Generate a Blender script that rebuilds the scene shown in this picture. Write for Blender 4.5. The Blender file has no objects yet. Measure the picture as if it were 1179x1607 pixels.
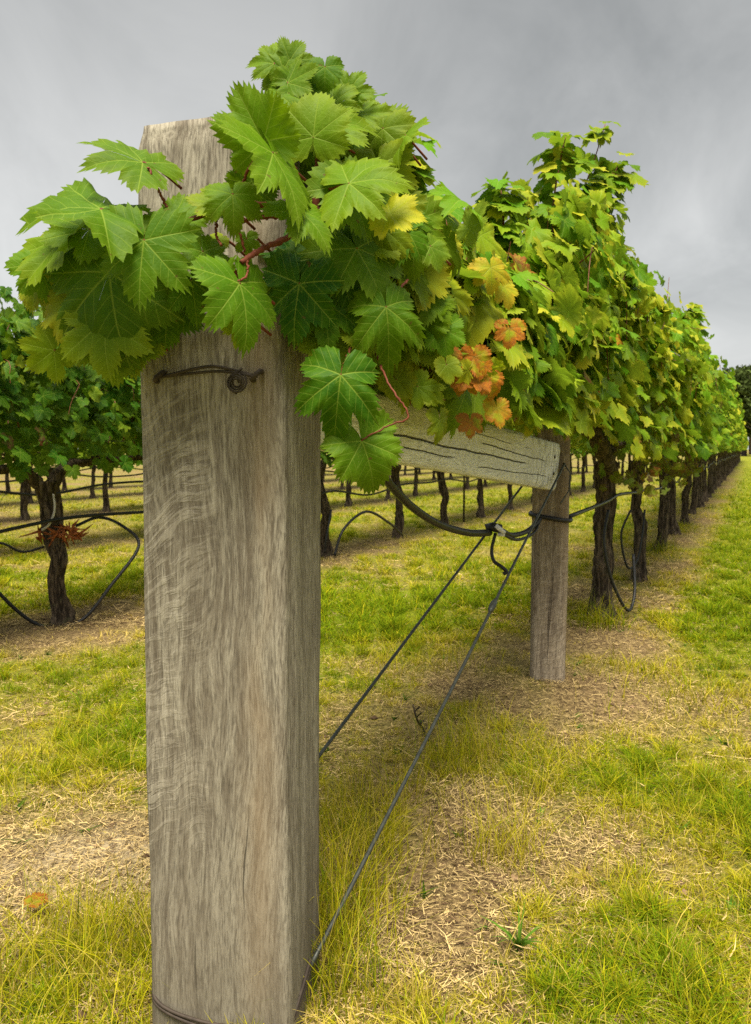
import bpy, math, random
import numpy as np
from mathutils import Vector

# ------------------------------------------------------------------ camera
scene = bpy.context.scene
COL = scene.collection
W0, H0, F0 = 1179.0, 1607.0, 1240.0          # photo size and focal length in photo pixels
PITCH = math.atan((803.5 - 705.0) / F0)
CAM = np.array((0.0, 0.0, 1.0))
cam_d = bpy.data.cameras.new('camera')
cam = bpy.data.objects.new('camera', cam_d)
COL.objects.link(cam)
cam.location = CAM
cam.rotation_euler = (math.pi / 2 - PITCH, 0, 0)
cam_d.sensor_fit = 'VERTICAL'
cam_d.sensor_height = 36.0
cam_d.lens = 36.0 * F0 / H0
cam_d.clip_start = 0.05
cam_d.clip_end = 6000
cam_d.dof.use_dof = True
cam_d.dof.focus_distance = 1.5
cam_d.dof.aperture_fstop = 11
scene.camera = cam

# ------------------------------------------------------------------ world
SUN_EL, SUN_AZ = 64.0, 180.0                 # degrees; azimuth clockwise from +Y (behind the camera)
world = bpy.data.worlds.new('World')
scene.world = world
world.use_nodes = True
wt = world.node_tree
wt.nodes.clear()


class NT:
    """small helper for node trees"""
    def __init__(self, tree):
        self.t = tree

    def n(self, typ, **kw):
        nd = self.t.nodes.new(typ)
        for k, v in kw.items():
            setattr(nd, k, v)
        return nd

    def put(self, sock, v):
        if v is None:
            return
        if isinstance(v, bpy.types.NodeSocket):
            self.t.links.new(v, sock)
        else:
            if hasattr(sock.default_value, '__len__') and not hasattr(v, '__len__'):
                v = (v, v, v, 1.0)[:len(sock.default_value)]
            elif hasattr(v, '__len__') and hasattr(sock.default_value, '__len__'):
                v = tuple(v)
                if len(v) == 3 and len(sock.default_value) == 4:
                    v = v + (1.0,)
            sock.default_value = v

    def math(self, op, a, b=None, c=None, clamp=False):
        nd = self.n('ShaderNodeMath', operation=op)
        nd.use_clamp = clamp
        self.put(nd.inputs[0], a)
        self.put(nd.inputs[1], b)
        if c is not None:
            self.put(nd.inputs[2], c)
        return nd.outputs[0]

    def mix(self, f, a, b, blend='MIX'):
        nd = self.n('ShaderNodeMix', data_type='RGBA', blend_type=blend)
        nd.clamp_factor = True
        self.put(nd.inputs[0], f)
        self.put(nd.inputs[6], a)
        self.put(nd.inputs[7], b)
        return nd.outputs[2]

    def step(self, v, lo, hi, a=0.0, b=1.0):
        nd = self.n('ShaderNodeMapRange', interpolation_type='SMOOTHSTEP')
        self.put(nd.inputs['Value'], v)
        nd.inputs['From Min'].default_value = lo
        nd.inputs['From Max'].default_value = hi
        nd.inputs['To Min'].default_value = a
        nd.inputs['To Max'].default_value = b
        return nd.outputs['Result']

    def noise(self, vec, scale, detail=4, rough=0.55, dist=0.0):
        nd = self.n('ShaderNodeTexNoise')
        self.put(nd.inputs['Vector'], vec)
        nd.inputs['Scale'].default_value = scale
        nd.inputs['Detail'].default_value = detail
        nd.inputs['Roughness'].default_value = rough
        nd.inputs['Distortion'].default_value = dist
        return nd.outputs['Fac']

    def mapping(self, vec, scale=(1, 1, 1), loc=(0, 0, 0), rot=(0, 0, 0)):
        nd = self.n('ShaderNodeMapping')
        self.put(nd.inputs['Vector'], vec)
        nd.inputs['Scale'].default_value = scale
        nd.inputs['Location'].default_value = loc
        nd.inputs['Rotation'].default_value = rot
        return nd.outputs['Vector']


w = NT(wt)
sky = w.n('ShaderNodeTexSky', sky_type='NISHITA')
sky.sun_disc = False
sky.sun_elevation = math.radians(SUN_EL)
sky.sun_rotation = math.radians(SUN_AZ)
sky.air_density = 1.0
sky.dust_density = 3.0
tc = w.n('ShaderNodeTexCoord')
gen = tc.outputs['Generated']
sep = w.n('ShaderNodeSeparateXYZ')
w.put(sep.inputs[0], gen)
zz = w.math('MAXIMUM', sep.outputs[2], 0.0)
# flat cloud deck: direction projected on a plane overhead, so the streaks flatten towards the horizon
inv = w.math('DIVIDE', 1.0, w.math('ADD', zz, 0.42))
comb = w.n('ShaderNodeCombineXYZ')
w.put(comb.inputs[0], w.math('MULTIPLY', sep.outputs[0], inv))
w.put(comb.inputs[1], w.math('MULTIPLY', sep.outputs[1], inv))
deck = w.mapping(comb.outputs[0], scale=(1.5, 0.9, 1), rot=(0, 0, 0.8))
c1 = w.noise(deck, 0.62, 3, 0.5, 0.3)
c2 = w.noise(deck, 2.2, 5, 0.6, 0.9)
cl = w.math('ADD', w.math('MULTIPLY', c1, 0.7), w.math('MULTIPLY', c2, 0.3))
cloud = w.mix(w.step(cl, 0.30, 0.70), (1.42, 1.48, 1.47), (2.95, 2.98, 2.93))
over = w.math('MULTIPLY', w.step(sep.outputs[2], 0.10, 0.50, 1.0, 0.66), w.step(sep.outputs[2], 0.52, 0.95, 1.0, 3.0))     # an overcast sky is brightest overhead
cloud = w.mix(1.0, cloud, over, 'MULTIPLY')
skyc = w.mix(0.97, sky.outputs[0], cloud)
bg = w.n('ShaderNodeBackground')
w.put(bg.inputs[0], skyc)
bg.inputs[1].default_value = 0.1
wo = w.n('ShaderNodeOutputWorld')
wt.links.new(bg.outputs[0], wo.inputs[0])

sun_d = bpy.data.lights.new('sun', 'SUN')
sun_d.energy = 2.9
sun_d.angle = math.radians(30)
sun_d.color = (1.0, 0.92, 0.78)
sun = bpy.data.objects.new('sun', sun_d)
COL.objects.link(sun)
az, el = math.radians(SUN_AZ), math.radians(SUN_EL)
to_sun = Vector((math.sin(az) * math.cos(el), math.cos(az) * math.cos(el), math.sin(el)))
sun.rotation_euler = to_sun.to_track_quat('Z', 'Y').to_euler()
sun.location = (0, -5, 8)

scene.view_settings.view_transform = 'Standard'
scene.view_settings.look = 'None'
scene.view_settings.exposure = 1.58
scene.view_settings.gamma = 1.0
scene.view_settings.use_curve_mapping = False
scene.render.engine = 'CYCLES'
scene.cycles.max_bounces = 6
scene.cycles.transparent_max_bounces = 6
scene.cycles.transmission_bounces = 4
scene.cycles.use_denoising = False

# ------------------------------------------------------------------ helpers
RNG = np.random.default_rng(11)


def at(px, py, depth):
    """point seen at photo pixel (px, py), 'depth' metres ahead along +Y"""
    xc, yc = (px - W0 / 2) / F0, -(py - H0 / 2) / F0
    d = np.array((xc, math.cos(PITCH) + yc * math.sin(PITCH), -math.sin(PITCH) + yc * math.cos(PITCH)))
    return CAM + d * (depth / d[1])


def gp(px, py, z=0.0):
    xc, yc = (px - W0 / 2) / F0, -(py - H0 / 2) / F0
    d = np.array((xc, math.cos(PITCH) + yc * math.sin(PITCH), -math.sin(PITCH) + yc * math.cos(PITCH)))
    return CAM + d * ((z - CAM[2]) / d[2])


# rows run along RD; offset of a row is measured along RN (to the left)
RA = math.radians(25.3)
RD = np.array((math.sin(RA), math.cos(RA), 0.0))
RN = np.array((-math.cos(RA), math.sin(RA), 0.0))
ROW0, ROWGAP = 0.76, 2.8


def rowp(s, o, z=0.0):
    return RD * s + RN * o + np.array((0, 0, z))


def norm(a):
    a = np.asarray(a, float)
    return a / np.maximum(np.linalg.norm(a, axis=-1, keepdims=True), 1e-9)


def smooth(a, b, x):
    t = np.clip((x - a) / (b - a), 0, 1)
    return t * t * (3 - 2 * t)


def hash2(i, j, seed):
    h = (i.astype(np.int64) * 374761393 + j.astype(np.int64) * 668265263 + seed * 974711) & 0x7fffffff
    h = ((h ^ (h >> 13)) * 1274126177) & 0x7fffffff
    return ((h ^ (h >> 16)) & 0xffff) / 65535.0


def vnoise(x, y, seed=0):
    x, y = np.asarray(x, float), np.asarray(y, float)
    i, j = np.floor(x), np.floor(y)
    fx, fy = x - i, y - j
    fx, fy = fx * fx * (3 - 2 * fx), fy * fy * (3 - 2 * fy)
    a, b = hash2(i, j, seed), hash2(i + 1, j, seed)
    c, d = hash2(i, j + 1, seed), hash2(i + 1, j + 1, seed)
    return (a * (1 - fx) + b * fx) * (1 - fy) + (c * (1 - fx) + d * fx) * fy


def fbm(x, y, seed=0, octs=4):
    v, amp, tot = 0.0, 0.5, 0.0
    for k in range(octs):
        v = v + amp * vnoise(x * 2 ** k, y * 2 ** k, seed + k * 17)
        tot += amp
        amp *= 0.55
    return v / tot


def mesh_tris(name, V, T, uv=None, attr=None, attr_name='tint', mats=(), mat_idx=None, smooth_shade=True):
    me = bpy.data.meshes.new(name)
    V = np.ascontiguousarray(V, np.float32)
    T = np.ascontiguousarray(T, np.int32)
    me.vertices.add(len(V))
    me.vertices.foreach_set('co', V.ravel())
    me.loops.add(T.size)
    me.loops.foreach_set('vertex_index', T.ravel())
    me.polygons.add(len(T))
    me.polygons.foreach_set('loop_start', np.arange(0, T.size, 3, dtype=np.int32))
    me.polygons.foreach_set('loop_total', np.full(len(T), 3, np.int32))
    if mat_idx is not None:
        me.polygons.foreach_set('material_index', np.ascontiguousarray(mat_idx, np.int32))
    me.polygons.foreach_set('use_smooth', np.full(len(T), smooth_shade))
    if uv is not None:
        l = me.uv_layers.new(name='UVMap')
        l.data.foreach_set('uv', np.ascontiguousarray(uv, np.float32).ravel())
    if attr is not None:
        a = me.attributes.new(attr_name, 'FLOAT_COLOR', 'POINT')
        a.data.foreach_set('color', np.ascontiguousarray(attr, np.float32).ravel())
    for m in mats:
        me.materials.append(m)
    me.update(calc_edges=True)
    me.validate()
    return me


def link(name, data, parent=None, loc=None, rotz=0.0):
    o = bpy.data.objects.new(name, data)
    COL.objects.link(o)
    if parent is not None:
        o.parent = parent
    if loc is not None:
        o.location = tuple(loc)
    o.rotation_euler.z = rotz
    return o


def tag(o, label=None, cat=None, group=None, kind=None):
    if label:
        o['label'] = label
    if cat:
        o['category'] = cat
    if group:
        o['group'] = group
    if kind:
        o['kind'] = kind
    return o


def spline(pts, n):
    """Catmull-Rom through pts, n samples"""
    P = np.asarray(pts, float)
    P = np.vstack((2 * P[0] - P[1], P, 2 * P[-1] - P[-2]))
    m = len(P) - 3
    t = np.linspace(0, m - 1e-6, n)
    i = t.astype(int)
    f = (t - i)[:, None]
    a, b, c, d = P[i], P[i + 1], P[i + 2], P[i + 3]
    return 0.5 * (2 * b + (c - a) * f + (2 * a - 5 * b + 4 * c - d) * f ** 2 + (3 * b - a - 3 * c + d) * f ** 3)


def tube(pts, rad, seg=8, cap=True, disp=None):
    """tube along pts; returns verts, tris. disp(i, ang) multiplies the radius"""
    P = np.asarray(pts, float)
    n = len(P)
    R = np.broadcast_to(np.asarray(rad, float), (n,))
    tan = norm(np.gradient(P, axis=0))
    ref = np.array((0.3, 0.9, 0.1)) if abs(tan[0, 2]) > 0.6 else np.array((0, 0, 1.0))
    u = norm(np.cross(tan[0], ref))
    U = []
    for k in range(n):
        u = norm(u - np.dot(u, tan[k]) * tan[k])
        U.append(u)
    U = np.array(U)
    B = np.cross(tan, U)
    ang = np.linspace(0, 2 * math.pi, seg, endpoint=False)
    r = R[:, None] * np.ones((1, seg))
    if disp is not None:
        r = r * disp(np.arange(n)[:, None] / max(n - 1, 1), ang[None, :])
    V = P[:, None] + (U[:, None] * np.cos(ang)[None, :, None] + B[:, None] * np.sin(ang)[None, :, None]) * r[..., None]
    V = V.reshape(-1, 3)
    i, j = np.meshgrid(np.arange(n - 1), np.arange(seg), indexing='ij')
    a = i * seg + j
    b = i * seg + (j + 1) % seg
    c, d = a + seg, b + seg
    T = np.concatenate((np.stack((a, b, d), -1).reshape(-1, 3), np.stack((a, d, c), -1).reshape(-1, 3)))
    if cap:
        c0, c1 = len(V), len(V) + 1
        V = np.vstack((V, P[:1], P[-1:]))
        k = np.arange(seg)
        kn = (k + 1) % seg
        T = np.vstack((T, np.stack((kn, k, np.full(seg, c0)), -1),
                       np.stack((k + (n - 1) * seg, kn + (n - 1) * seg, np.full(seg, c1)), -1)))
    return V, T


def join(parts):
    Vs, Ts, off = [], [], 0
    for V, T in parts:
        Vs.append(V)
        Ts.append(T + off)
        off += len(V)
    return np.vstack(Vs), np.vstack(Ts)


def tube_obj(name, lines, mat, parent=None, seg=8):
    """lines: list of (pts, radius)"""
    V, T = join([tube(p, r, seg) for p, r in lines])
    if parent is not None and parent.location.length:
        V = V - np.array(parent.location)
    return link(name, mesh_tris(name, V, T, mats=[mat]), parent)


# ------------------------------------------------------------------ materials
def new_mat(name):
    m = bpy.data.materials.new(name)
    m.use_nodes = True
    m.node_tree.nodes.clear()
    return m, NT(m.node_tree)


def finish(t, shader, disp=None):
    o = t.n('ShaderNodeOutputMaterial')
    t.t.links.new(shader, o.inputs[0])


def principled(t, base, rough=0.6, spec=0.3, normal=None, metal=0.0):
    p = t.n('ShaderNodeBsdfPrincipled')
    t.put(p.inputs['Base Color'], base)
    t.put(p.inputs['Roughness'], rough)
    p.inputs['Specular IOR Level'].default_value = spec
    p.inputs['Metallic'].default_value = metal
    if normal is not None:
        t.put(p.inputs['Normal'], normal)
    return p.outputs[0]


def bump(t, h, strength=0.5, dist=0.01):
    b = t.n('ShaderNodeBump')
    t.put(b.inputs['Height'], h)
    b.inputs['Strength'].default_value = strength
    b.inputs['Distance'].default_value = dist
    return b.outputs[0]


def mat_leaf():
    m, t = new_mat('vine_leaf')
    a = t.n('ShaderNodeAttribute', attribute_name='tint')
    s = t.n('ShaderNodeSeparateColor')
    t.put(s.inputs[0], a.outputs['Color'])
    yel, val, brn = s.outputs[0], s.outputs[1], s.outputs[2]
    rad = a.outputs['Alpha']
    uvn = t.n('ShaderNodeUVMap')
    sx = t.n('ShaderNodeSeparateXYZ')
    t.put(sx.inputs[0], uvn.outputs[0])
    u, v = sx.outputs[0], t.math('ABSOLUTE', sx.outputs[1])
    geo = t.n('ShaderNodeNewGeometry')
    pos = geo.outputs['Position']
    blotch = t.noise(pos, 38, 3, 0.6)
    fine = t.noise(pos, 240, 2, 0.6)
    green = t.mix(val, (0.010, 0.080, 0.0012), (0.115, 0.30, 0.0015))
    green = t.mix(t.math('MULTIPLY', t.step(blotch, 0.35, 0.7), 0.35), green, (0.11, 0.24, 0.006))
    r3 = t.math('POWER', rad, 3.0)
    yf = t.math('MULTIPLY', yel, t.math('ADD', 0.62, t.math('MULTIPLY', r3, 0.7)))
    colr = t.mix(yf, green, (0.44, 0.42, 0.018))
    bf = t.math('MULTIPLY', brn, t.math('ADD', t.math('MULTIPLY', r3, 0.9), t.step(blotch, 0.34, 0.6)), clamp=True)
    orange = t.mix(t.step(fine, 0.3, 0.7), (0.50, 0.17, 0.012), (0.33, 0.10, 0.018))
    orange = t.mix(t.step(val, 0.15, 0.75), (0.085, 0.04, 0.018), orange)
    colr = t.mix(bf, colr, orange)
    # veins: u runs along the nearest main vein, v is the distance from it
    wv = t.math('MULTIPLY_ADD', u, -0.012, 0.020)
    main = t.math('SUBTRACT', 1.0, t.math('DIVIDE', v, wv), clamp=True)
    g = t.math('FRACT', t.math('MULTIPLY', t.math('SUBTRACT', u, t.math('MULTIPLY', v, 0.95)), 6.5))
    tri = t.math('ABSOLUTE', t.math('SUBTRACT', g, 0.5))
    sec = t.step(tri, 0.075, 0.02)
    veins = t.math('MAXIMUM', main, t.math('MULTIPLY', sec, 0.42))
    vein_col = t.mix(0.75, colr, (0.33, 0.44, 0.06))
    vein_col = t.mix(t.math('MULTIPLY', brn, 0.6), vein_col, (0.25, 0.1, 0.03))
    colr = t.mix(t.math('MULTIPLY', veins, 0.85), colr, vein_col)
    speck = t.step(t.noise(pos, 85, 2, 0.5), 0.715, 0.75)
    colr = t.mix(t.math('MULTIPLY', speck, 0.7), colr, (0.12, 0.06, 0.02))
    back = t.mix(0.35, colr, (0.16, 0.27, 0.05))
    colr = t.mix(geo.outputs['Backfacing'], colr, back)
    h = t.math('ADD', t.math('MULTIPLY', veins, -0.35), t.math('MULTIPLY', fine, 0.5))
    nrm = bump(t, h, 0.45, 0.003)
    p = principled(t, colr, t.math('MULTIPLY_ADD', fine, 0.2, 0.45), 0.14, nrm)
    tr = t.n('ShaderNodeBsdfTranslucent')
    t.put(tr.inputs[0], t.mix(0.35, colr, (0.30, 0.45, 0.005)))
    t.put(tr.inputs['Normal'], nrm)
    mx = t.n('ShaderNodeMixShader')
    mx.inputs[0].default_value = 0.38
    t.t.links.new(p, mx.inputs[1])
    t.t.links.new(tr.outputs[0], mx.inputs[2])
    finish(t, mx.outputs[0])
    return m


def mat_grass(name='grass_blade', trans=0.35):
    m, t = new_mat(name)
    a = t.n('ShaderNodeAttribute', attribute_name='tint')
    d = t.n('ShaderNodeBsdfDiffuse')
    t.put(d.inputs[0], a.outputs['Color'])
    tr = t.n('ShaderNodeBsdfTranslucent')
    t.put(tr.inputs[0], a.outputs['Color'])
    mx = t.n('ShaderNodeMixShader')
    mx.inputs[0].default_value = trans
    t.t.links.new(d.outputs[0], mx.inputs[1])
    t.t.links.new(tr.outputs[0], mx.inputs[2])
    finish(t, mx.outputs[0])
    return m


def mat_wood(name, light, dark, warm, ripple=0.5, grain=1.0, warm_x=None, along='Z', foot=0.0, checks=(), saw=None):
    """weathered timber; grain runs along local Z (or X)"""
    m, t = new_mat(name)
    tcn = t.n('ShaderNodeTexCoord')
    P = tcn.outputs['Object']
    if along == 'X':
        P = t.mapping(P, rot=(0, math.pi / 2, 0))
    sp = t.n('ShaderNodeSeparateXYZ')
    t.put(sp.inputs[0], P)
    wob = t.noise(t.mapping(P, (5, 5, 1.6)), 1.0, 3, 0.5)
    wobv = t.n('ShaderNodeCombineXYZ')
    t.put(wobv.inputs[0], t.math('MULTIPLY', wob, 0.09))
    va = t.n('ShaderNodeVectorMath', operation='ADD')
    t.put(va.inputs[0], P)
    t.put(va.inputs[1], wobv.outputs[0])
    Q = va.outputs[0]
    g1 = t.noise(t.mapping(Q, (42 * grain, 42 * grain, 2.0)), 1.0, 6, 0.62)
    g2 = t.noise(t.mapping(Q, (170 * grain, 170 * grain, 14)), 1.0, 5, 0.7)
    g3 = t.noise(t.mapping(Q, (380 * grain, 380 * grain, 40)), 1.0, 2, 0.6)
    big = t.noise(t.mapping(P, (4, 4, 1.6)), 1.0, 3, 0.6)
    f = t.math('ADD', t.math('MULTIPLY', g1, 0.30), t.math('ADD', t.math('MULTIPLY', g2, 0.42), t.math('MULTIPLY', big, 0.28)))
    c = t.mix(t.step(f, 0.39, 0.60), dark, light)
    c = t.mix(t.math('MULTIPLY', t.step(g3, 0.46, 0.66), 0.6), c, tuple(0.5 * q for q in dark))
    # silvery curl: bands across the grain
    rq = t.n('ShaderNodeCombineXYZ')
    t.put(rq.inputs[0], t.math('MULTIPLY', sp.outputs[0], 20.0))
    t.put(rq.inputs[1], t.math('MULTIPLY', sp.outputs[1], 20.0))
    t.put(rq.inputs[2], t.math('ADD', t.math('MULTIPLY_ADD', sp.outputs[2], 80.0, t.math('MULTIPLY', sp.outputs[0], -42.0)), t.math('MULTIPLY', wob, 16.0)))
    rp = t.noise(rq.outputs[0], 1.0, 4, 0.65, 0.5)
    where = t.noise(t.mapping(P, (5, 5, 1.5), loc=(3, 1, 2)), 1.0, 2, 0.5)
    rf = t.math('MULTIPLY', t.step(rp, 0.44, 0.62), t.step(where, 0.38, 0.6))
    if warm_x is not None:
        side = t.step(t.math('ADD', sp.outputs[0], t.math('MULTIPLY', wob, 0.06)), 0.05, -0.03)
        rf = t.math('MULTIPLY', rf, t.math('MULTIPLY', side, t.math('MULTIPLY', t.step(sp.outputs[2], 0.15, 0.5), t.step(sp.outputs[2], 1.2, 0.95))))
    c = t.mix(t.math('MULTIPLY', rf, ripple), c, tuple(min(1, 1.4 * q + 0.04) for q in light))
    if warm_x is not None:
        band = t.math('SUBTRACT', 1.0, t.math('DIVIDE', t.math('ABSOLUTE', t.math('SUBTRACT', sp.outputs[0], warm_x)), 0.045), clamp=True)
        band = t.math('MULTIPLY', band, t.step(t.noise(t.mapping(P, (8, 8, 2.2)), 1.0, 3, 0.6), 0.35, 0.6))
        c = t.mix(t.math('MULTIPLY', band, 0.55), c, warm)
    else:
        c = t.mix(t.math('MULTIPLY', t.step(where, 0.5, 0.7), 0.5), c, warm)
    # long dark checks
    ck = t.noise(t.mapping(Q, (60 * grain, 60 * grain, 0.9), loc=(7, 3, 1)), 1.0, 2, 0.5)
    crack = t.step(ck, 0.285, 0.235)
    c = t.mix(t.math('MULTIPLY', crack, 0.85), c, (0.03, 0.024, 0.018))
    op = t.n('ShaderNodeSeparateXYZ')
    t.put(op.inputs[0], tcn.outputs['Object'])
    cw = t.noise(t.mapping(tcn.outputs['Object'], (3.5, 1, 1)), 1.0, 5, 0.55)
    for z0, slope, xa, xb, wd in checks:
        ln = t.math('ADD', t.math('MULTIPLY_ADD', op.outputs[0], slope, z0), t.math('MULTIPLY_ADD', cw, 0.022, -0.011))
        dd = t.math('ABSOLUTE', t.math('SUBTRACT', op.outputs[2], ln))
        inx = t.math('MULTIPLY', t.step(op.outputs[0], xa, xa + .15), t.step(op.outputs[0], xb, xb - .25))
        lm = t.math('MULTIPLY', t.step(dd, wd, wd * .35), t.step(inx, 0.05, 0.4))
        c = t.mix(t.math('MULTIPLY', lm, 0.92), c, (0.025, 0.02, 0.016))
        crack = t.math('MAXIMUM', crack, lm)
    if saw is not None:
        sw = t.noise(t.mapping(tcn.outputs['Object'], (95, 3, 12), rot=(0, .25, 0)), 1.0, 3, 0.6, 0.8)
        sm = t.math('MULTIPLY', t.step(sw, 0.52, 0.62), t.step(op.outputs[0], saw - .35, saw))
        c = t.mix(t.math('MULTIPLY', sm, 0.6), c, (0.13, 0.115, 0.09))
        crack = t.math('MAXIMUM', crack, t.math('MULTIPLY', sm, 0.5))
    if foot:
        st = t.math('MULTIPLY', t.step(t.math('ADD', sp.outputs[2], t.math('MULTIPLY', big, 0.5)), foot + 0.45, foot - 0.25), 0.7)
        c = t.mix(st, c, tuple(q * 0.8 for q in dark))
    hgt = t.math('ADD', t.math('MULTIPLY', g2, 0.6), t.math('ADD', t.math('MULTIPLY', g1, 0.6), t.math('ADD', t.math('MULTIPLY', crack, -0.9), t.math('MULTIPLY', rf, 0.25))))
    finish(t, principled(t, c, 0.85, 0.2, bump(t, hgt, 0.9, 0.006)))
    return m


def mat_bark(name='vine_bark', a=(0.045, 0.032, 0.022), b=(0.16, 0.125, 0.085)):
    m, t = new_mat(name)
    tcn = t.n('ShaderNodeTexCoord')
    P = tcn.outputs['Object']
    g1 = t.noise(t.mapping(P, (55, 55, 9)), 1.0, 6, 0.65, 0.5)
    g2 = t.noise(P, 22, 4, 0.6)
    c = t.mix(t.step(g1, 0.38, 0.68), a, b)
    c = t.mix(t.math('MULTIPLY', t.step(g2, 0.55, 0.75), 0.45), c, (0.10, 0.115, 0.05))
    finish(t, principled(t, c, 0.9, 0.15, bump(t, g1, 1.0, 0.012)))
    return m


def mat_plain(name, c, rough=0.6, spec=0.3, metal=0.0, var=0.25, scale=60):
    m, t = new_mat(name)
    tcn = t.n('ShaderNodeTexCoord')
    n = t.noise(tcn.outputs['Object'], scale, 4, 0.6)
    cc = t.mix(t.step(n, 0.3, 0.7), tuple(q * (1 - var) for q in c), tuple(min(1, q * (1 + var)) for q in c))
    finish(t, principled(t, cc, rough, spec, bump(t, n, 0.3, 0.002), metal))
    return m


def mat_ground():
    m, t = new_mat('ground_soil')
    a = t.n('ShaderNodeAttribute', attribute_name='tint')
    s = t.n('ShaderNodeSeparateColor')
    t.put(s.inputs[0], a.outputs['Color'])
    geo = t.n('ShaderNodeNewGeometry')
    P = geo.outputs['Position']
    n1 = t.noise(P, 5, 5, 0.65)
    n2 = t.noise(P, 60, 5, 0.7)
    n3 = t.noise(P, 1.1, 4, 0.6)
    straw = t.mix(t.step(n2, 0.35, 0.65), (0.085, 0.055, 0.028), (0.34, 0.24, 0.105))
    straw = t.mix(t.math('MULTIPLY', t.step(n1, 0.5, 0.7), 0.5), straw, (0.16, 0.10, 0.05))
    grn = t.mix(t.step(n2, 0.35, 0.7), (0.085, 0.11, 0.006), (0.27, 0.29, 0.015))
    grn = t.mix(t.math('MULTIPLY', t.step(n3, 0.4, 0.7), 0.5), grn, (0.26, 0.23, 0.035))
    c = t.mix(s.outputs[0], straw, grn)
    c = t.mix(t.math('MULTIPLY', s.outputs[1], 0.8), c, (0.46, 0.37, 0.22))
    finish(t, principled(t, c, 0.95, 0.1, bump(t, t.math('ADD', n2, n1), 0.8, 0.02)))
    return m


M_LEAF = mat_leaf()
M_GRASS = mat_grass()
M_STRAW = mat_grass('dry_straw', 0.1)
M_POST = mat_wood('weathered_post', (0.355, 0.325, 0.25), (0.14, 0.118, 0.085), (0.25, 0.18, 0.105), 0.5, 1.0, 0.075, foot=0.35)
M_POST2 = mat_wood('weathered_post_grey', (0.38, 0.32, 0.235), (0.12, 0.092, 0.065), (0.25, 0.18, 0.11), 0.15, 1.2)
M_RAIL = mat_wood('weathered_rail', (0.86, 0.88, 0.90), (0.64, 0.645, 0.64), (0.74, 0.73, 0.70), 0.1, 1.0, along='X', saw=1.70,
                  checks=((-.012, .0, .25, 1.5, .0032), (.03, -.012, .9, 1.75, .0022), (-.04, .004, .05, .8, .0020), (.052, -.01, .5, 1.3, .0014), (-.062, .01, .9, 1.8, .0018)))
M_BARK = mat_bark(a=(0.026, 0.019, 0.013), b=(0.165, 0.125, 0.085))
M_TREEBARK = mat_bark('tree_bark', (0.05, 0.04, 0.03), (0.15, 0.12, 0.09))
M_CANE = mat_plain('red_cane', (0.15, 0.05, 0.022), 0.5, 0.3)
M_PETIOLE = mat_plain('red_petiole', (0.15, 0.04, 0.02), 0.6, 0.2)
M_WIRE = mat_plain('old_wire', (0.065, 0.07, 0.06), 0.5, 0.4, 0.6)
M_RUST = mat_plain('rusty_wire', (0.055, 0.042, 0.032), 0.7, 0.3, 0.3)
M_HOSE = mat_plain('black_hose', (0.014, 0.014, 0.015), 0.45, 0.4)
M_WHITE = mat_plain('white_plastic', (0.7, 0.7, 0.68), 0.4, 0.4)
M_DRY = mat_plain('dry_tie', (0.30, 0.10, 0.035), 0.9, 0.1, var=0.5)
M_GROUND = mat_ground()

# ------------------------------------------------------------------ ground
BLOBS = [  # photo pixel on the ground, radius, change of greenness
    (690, 1430, .30, -.65), (600, 1390, .16, -.4), (560, 1500, .14, -.3), (880, 1330, .18, -.35), (900, 1120, .38, -.65), (1000, 1010, .35, -.4),
    (80, 1400, .22, -.55), (10, 1430, .2, -.5), (180, 1350, .2, -.5), (60, 1000, .6, -.4), (180, 985, .5, -.4), (650, 1065, .28, -.35), (790, 1020, .3, -.25),
    (1080, 1230, .34, .4), (1010, 1500, .22, .3), (1150, 980, .7, .4), (100, 1090, .5, .35), (560, 1290, .16, .4), (150, 1500, .22, .3),
    (620, 930, .9, .3), (150, 1170, .14, .3), (640, 1590, .1, .2), (1160, 1420, .2, .15), (810, 1210, .16, .35), (720, 1110, .15, .3),
    (1040, 1440, .12, .2)]
BL = [(gp(a, b), r, d) for a, b, r, d in BLOBS]


def row_dist(x, y):
    o = RN[0] * x + RN[1] * y
    k = (o - ROW0 + ROWGAP / 2) % ROWGAP - ROWGAP / 2
    return np.where(o > -0.6, np.abs(k), np.abs(o - ROW0))


def green_map(x, y):
    r = row_dist(x, y)
    o = RN[0] * x + RN[1] * y
    strip = smooth(.6, .18, r + .5 * (fbm(x * 1.7, y * 1.7, 3) - .5))
    g = .73 - .15 * smooth(4.2, 2.6, y) - .58 * strip * (.35 + .5 * smooth(2.6, 5.0, y)) + 1.35 * (fbm(x * 1.5, y * 1.5, 9) - .5) + .9 * (fbm(x * 6, y * 6, 21, 3) - .5)
    lane = smooth(.45, .05, o) * smooth(2.6, 4.5, y)
    g = g + .75 * lane
    # dead grass further back in the block
    g = g - .25 * smooth(6.5, 12, o)
    for p, rr, dv in BL:
        g = g + dv * np.exp(-((x - p[0]) ** 2 + (y - p[1]) ** 2) / (rr * rr))
    return np.clip(g, 0, 1)


def ground_z(x, y):
    d = np.hypot(x, y)
    z = .06 * (fbm(x * .9, y * .9, 41, 3) - .5) * smooth(.5, 3, d) + .03 * (fbm(x * 5, y * 5, 43, 2) - .5)
    z = z * smooth(60, 25, d)
    p = gp(875, 1085)
    z = z + .035 * np.exp(-((x - p[0]) ** 2 + (y - p[1]) ** 2) / .12)
    return z


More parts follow.
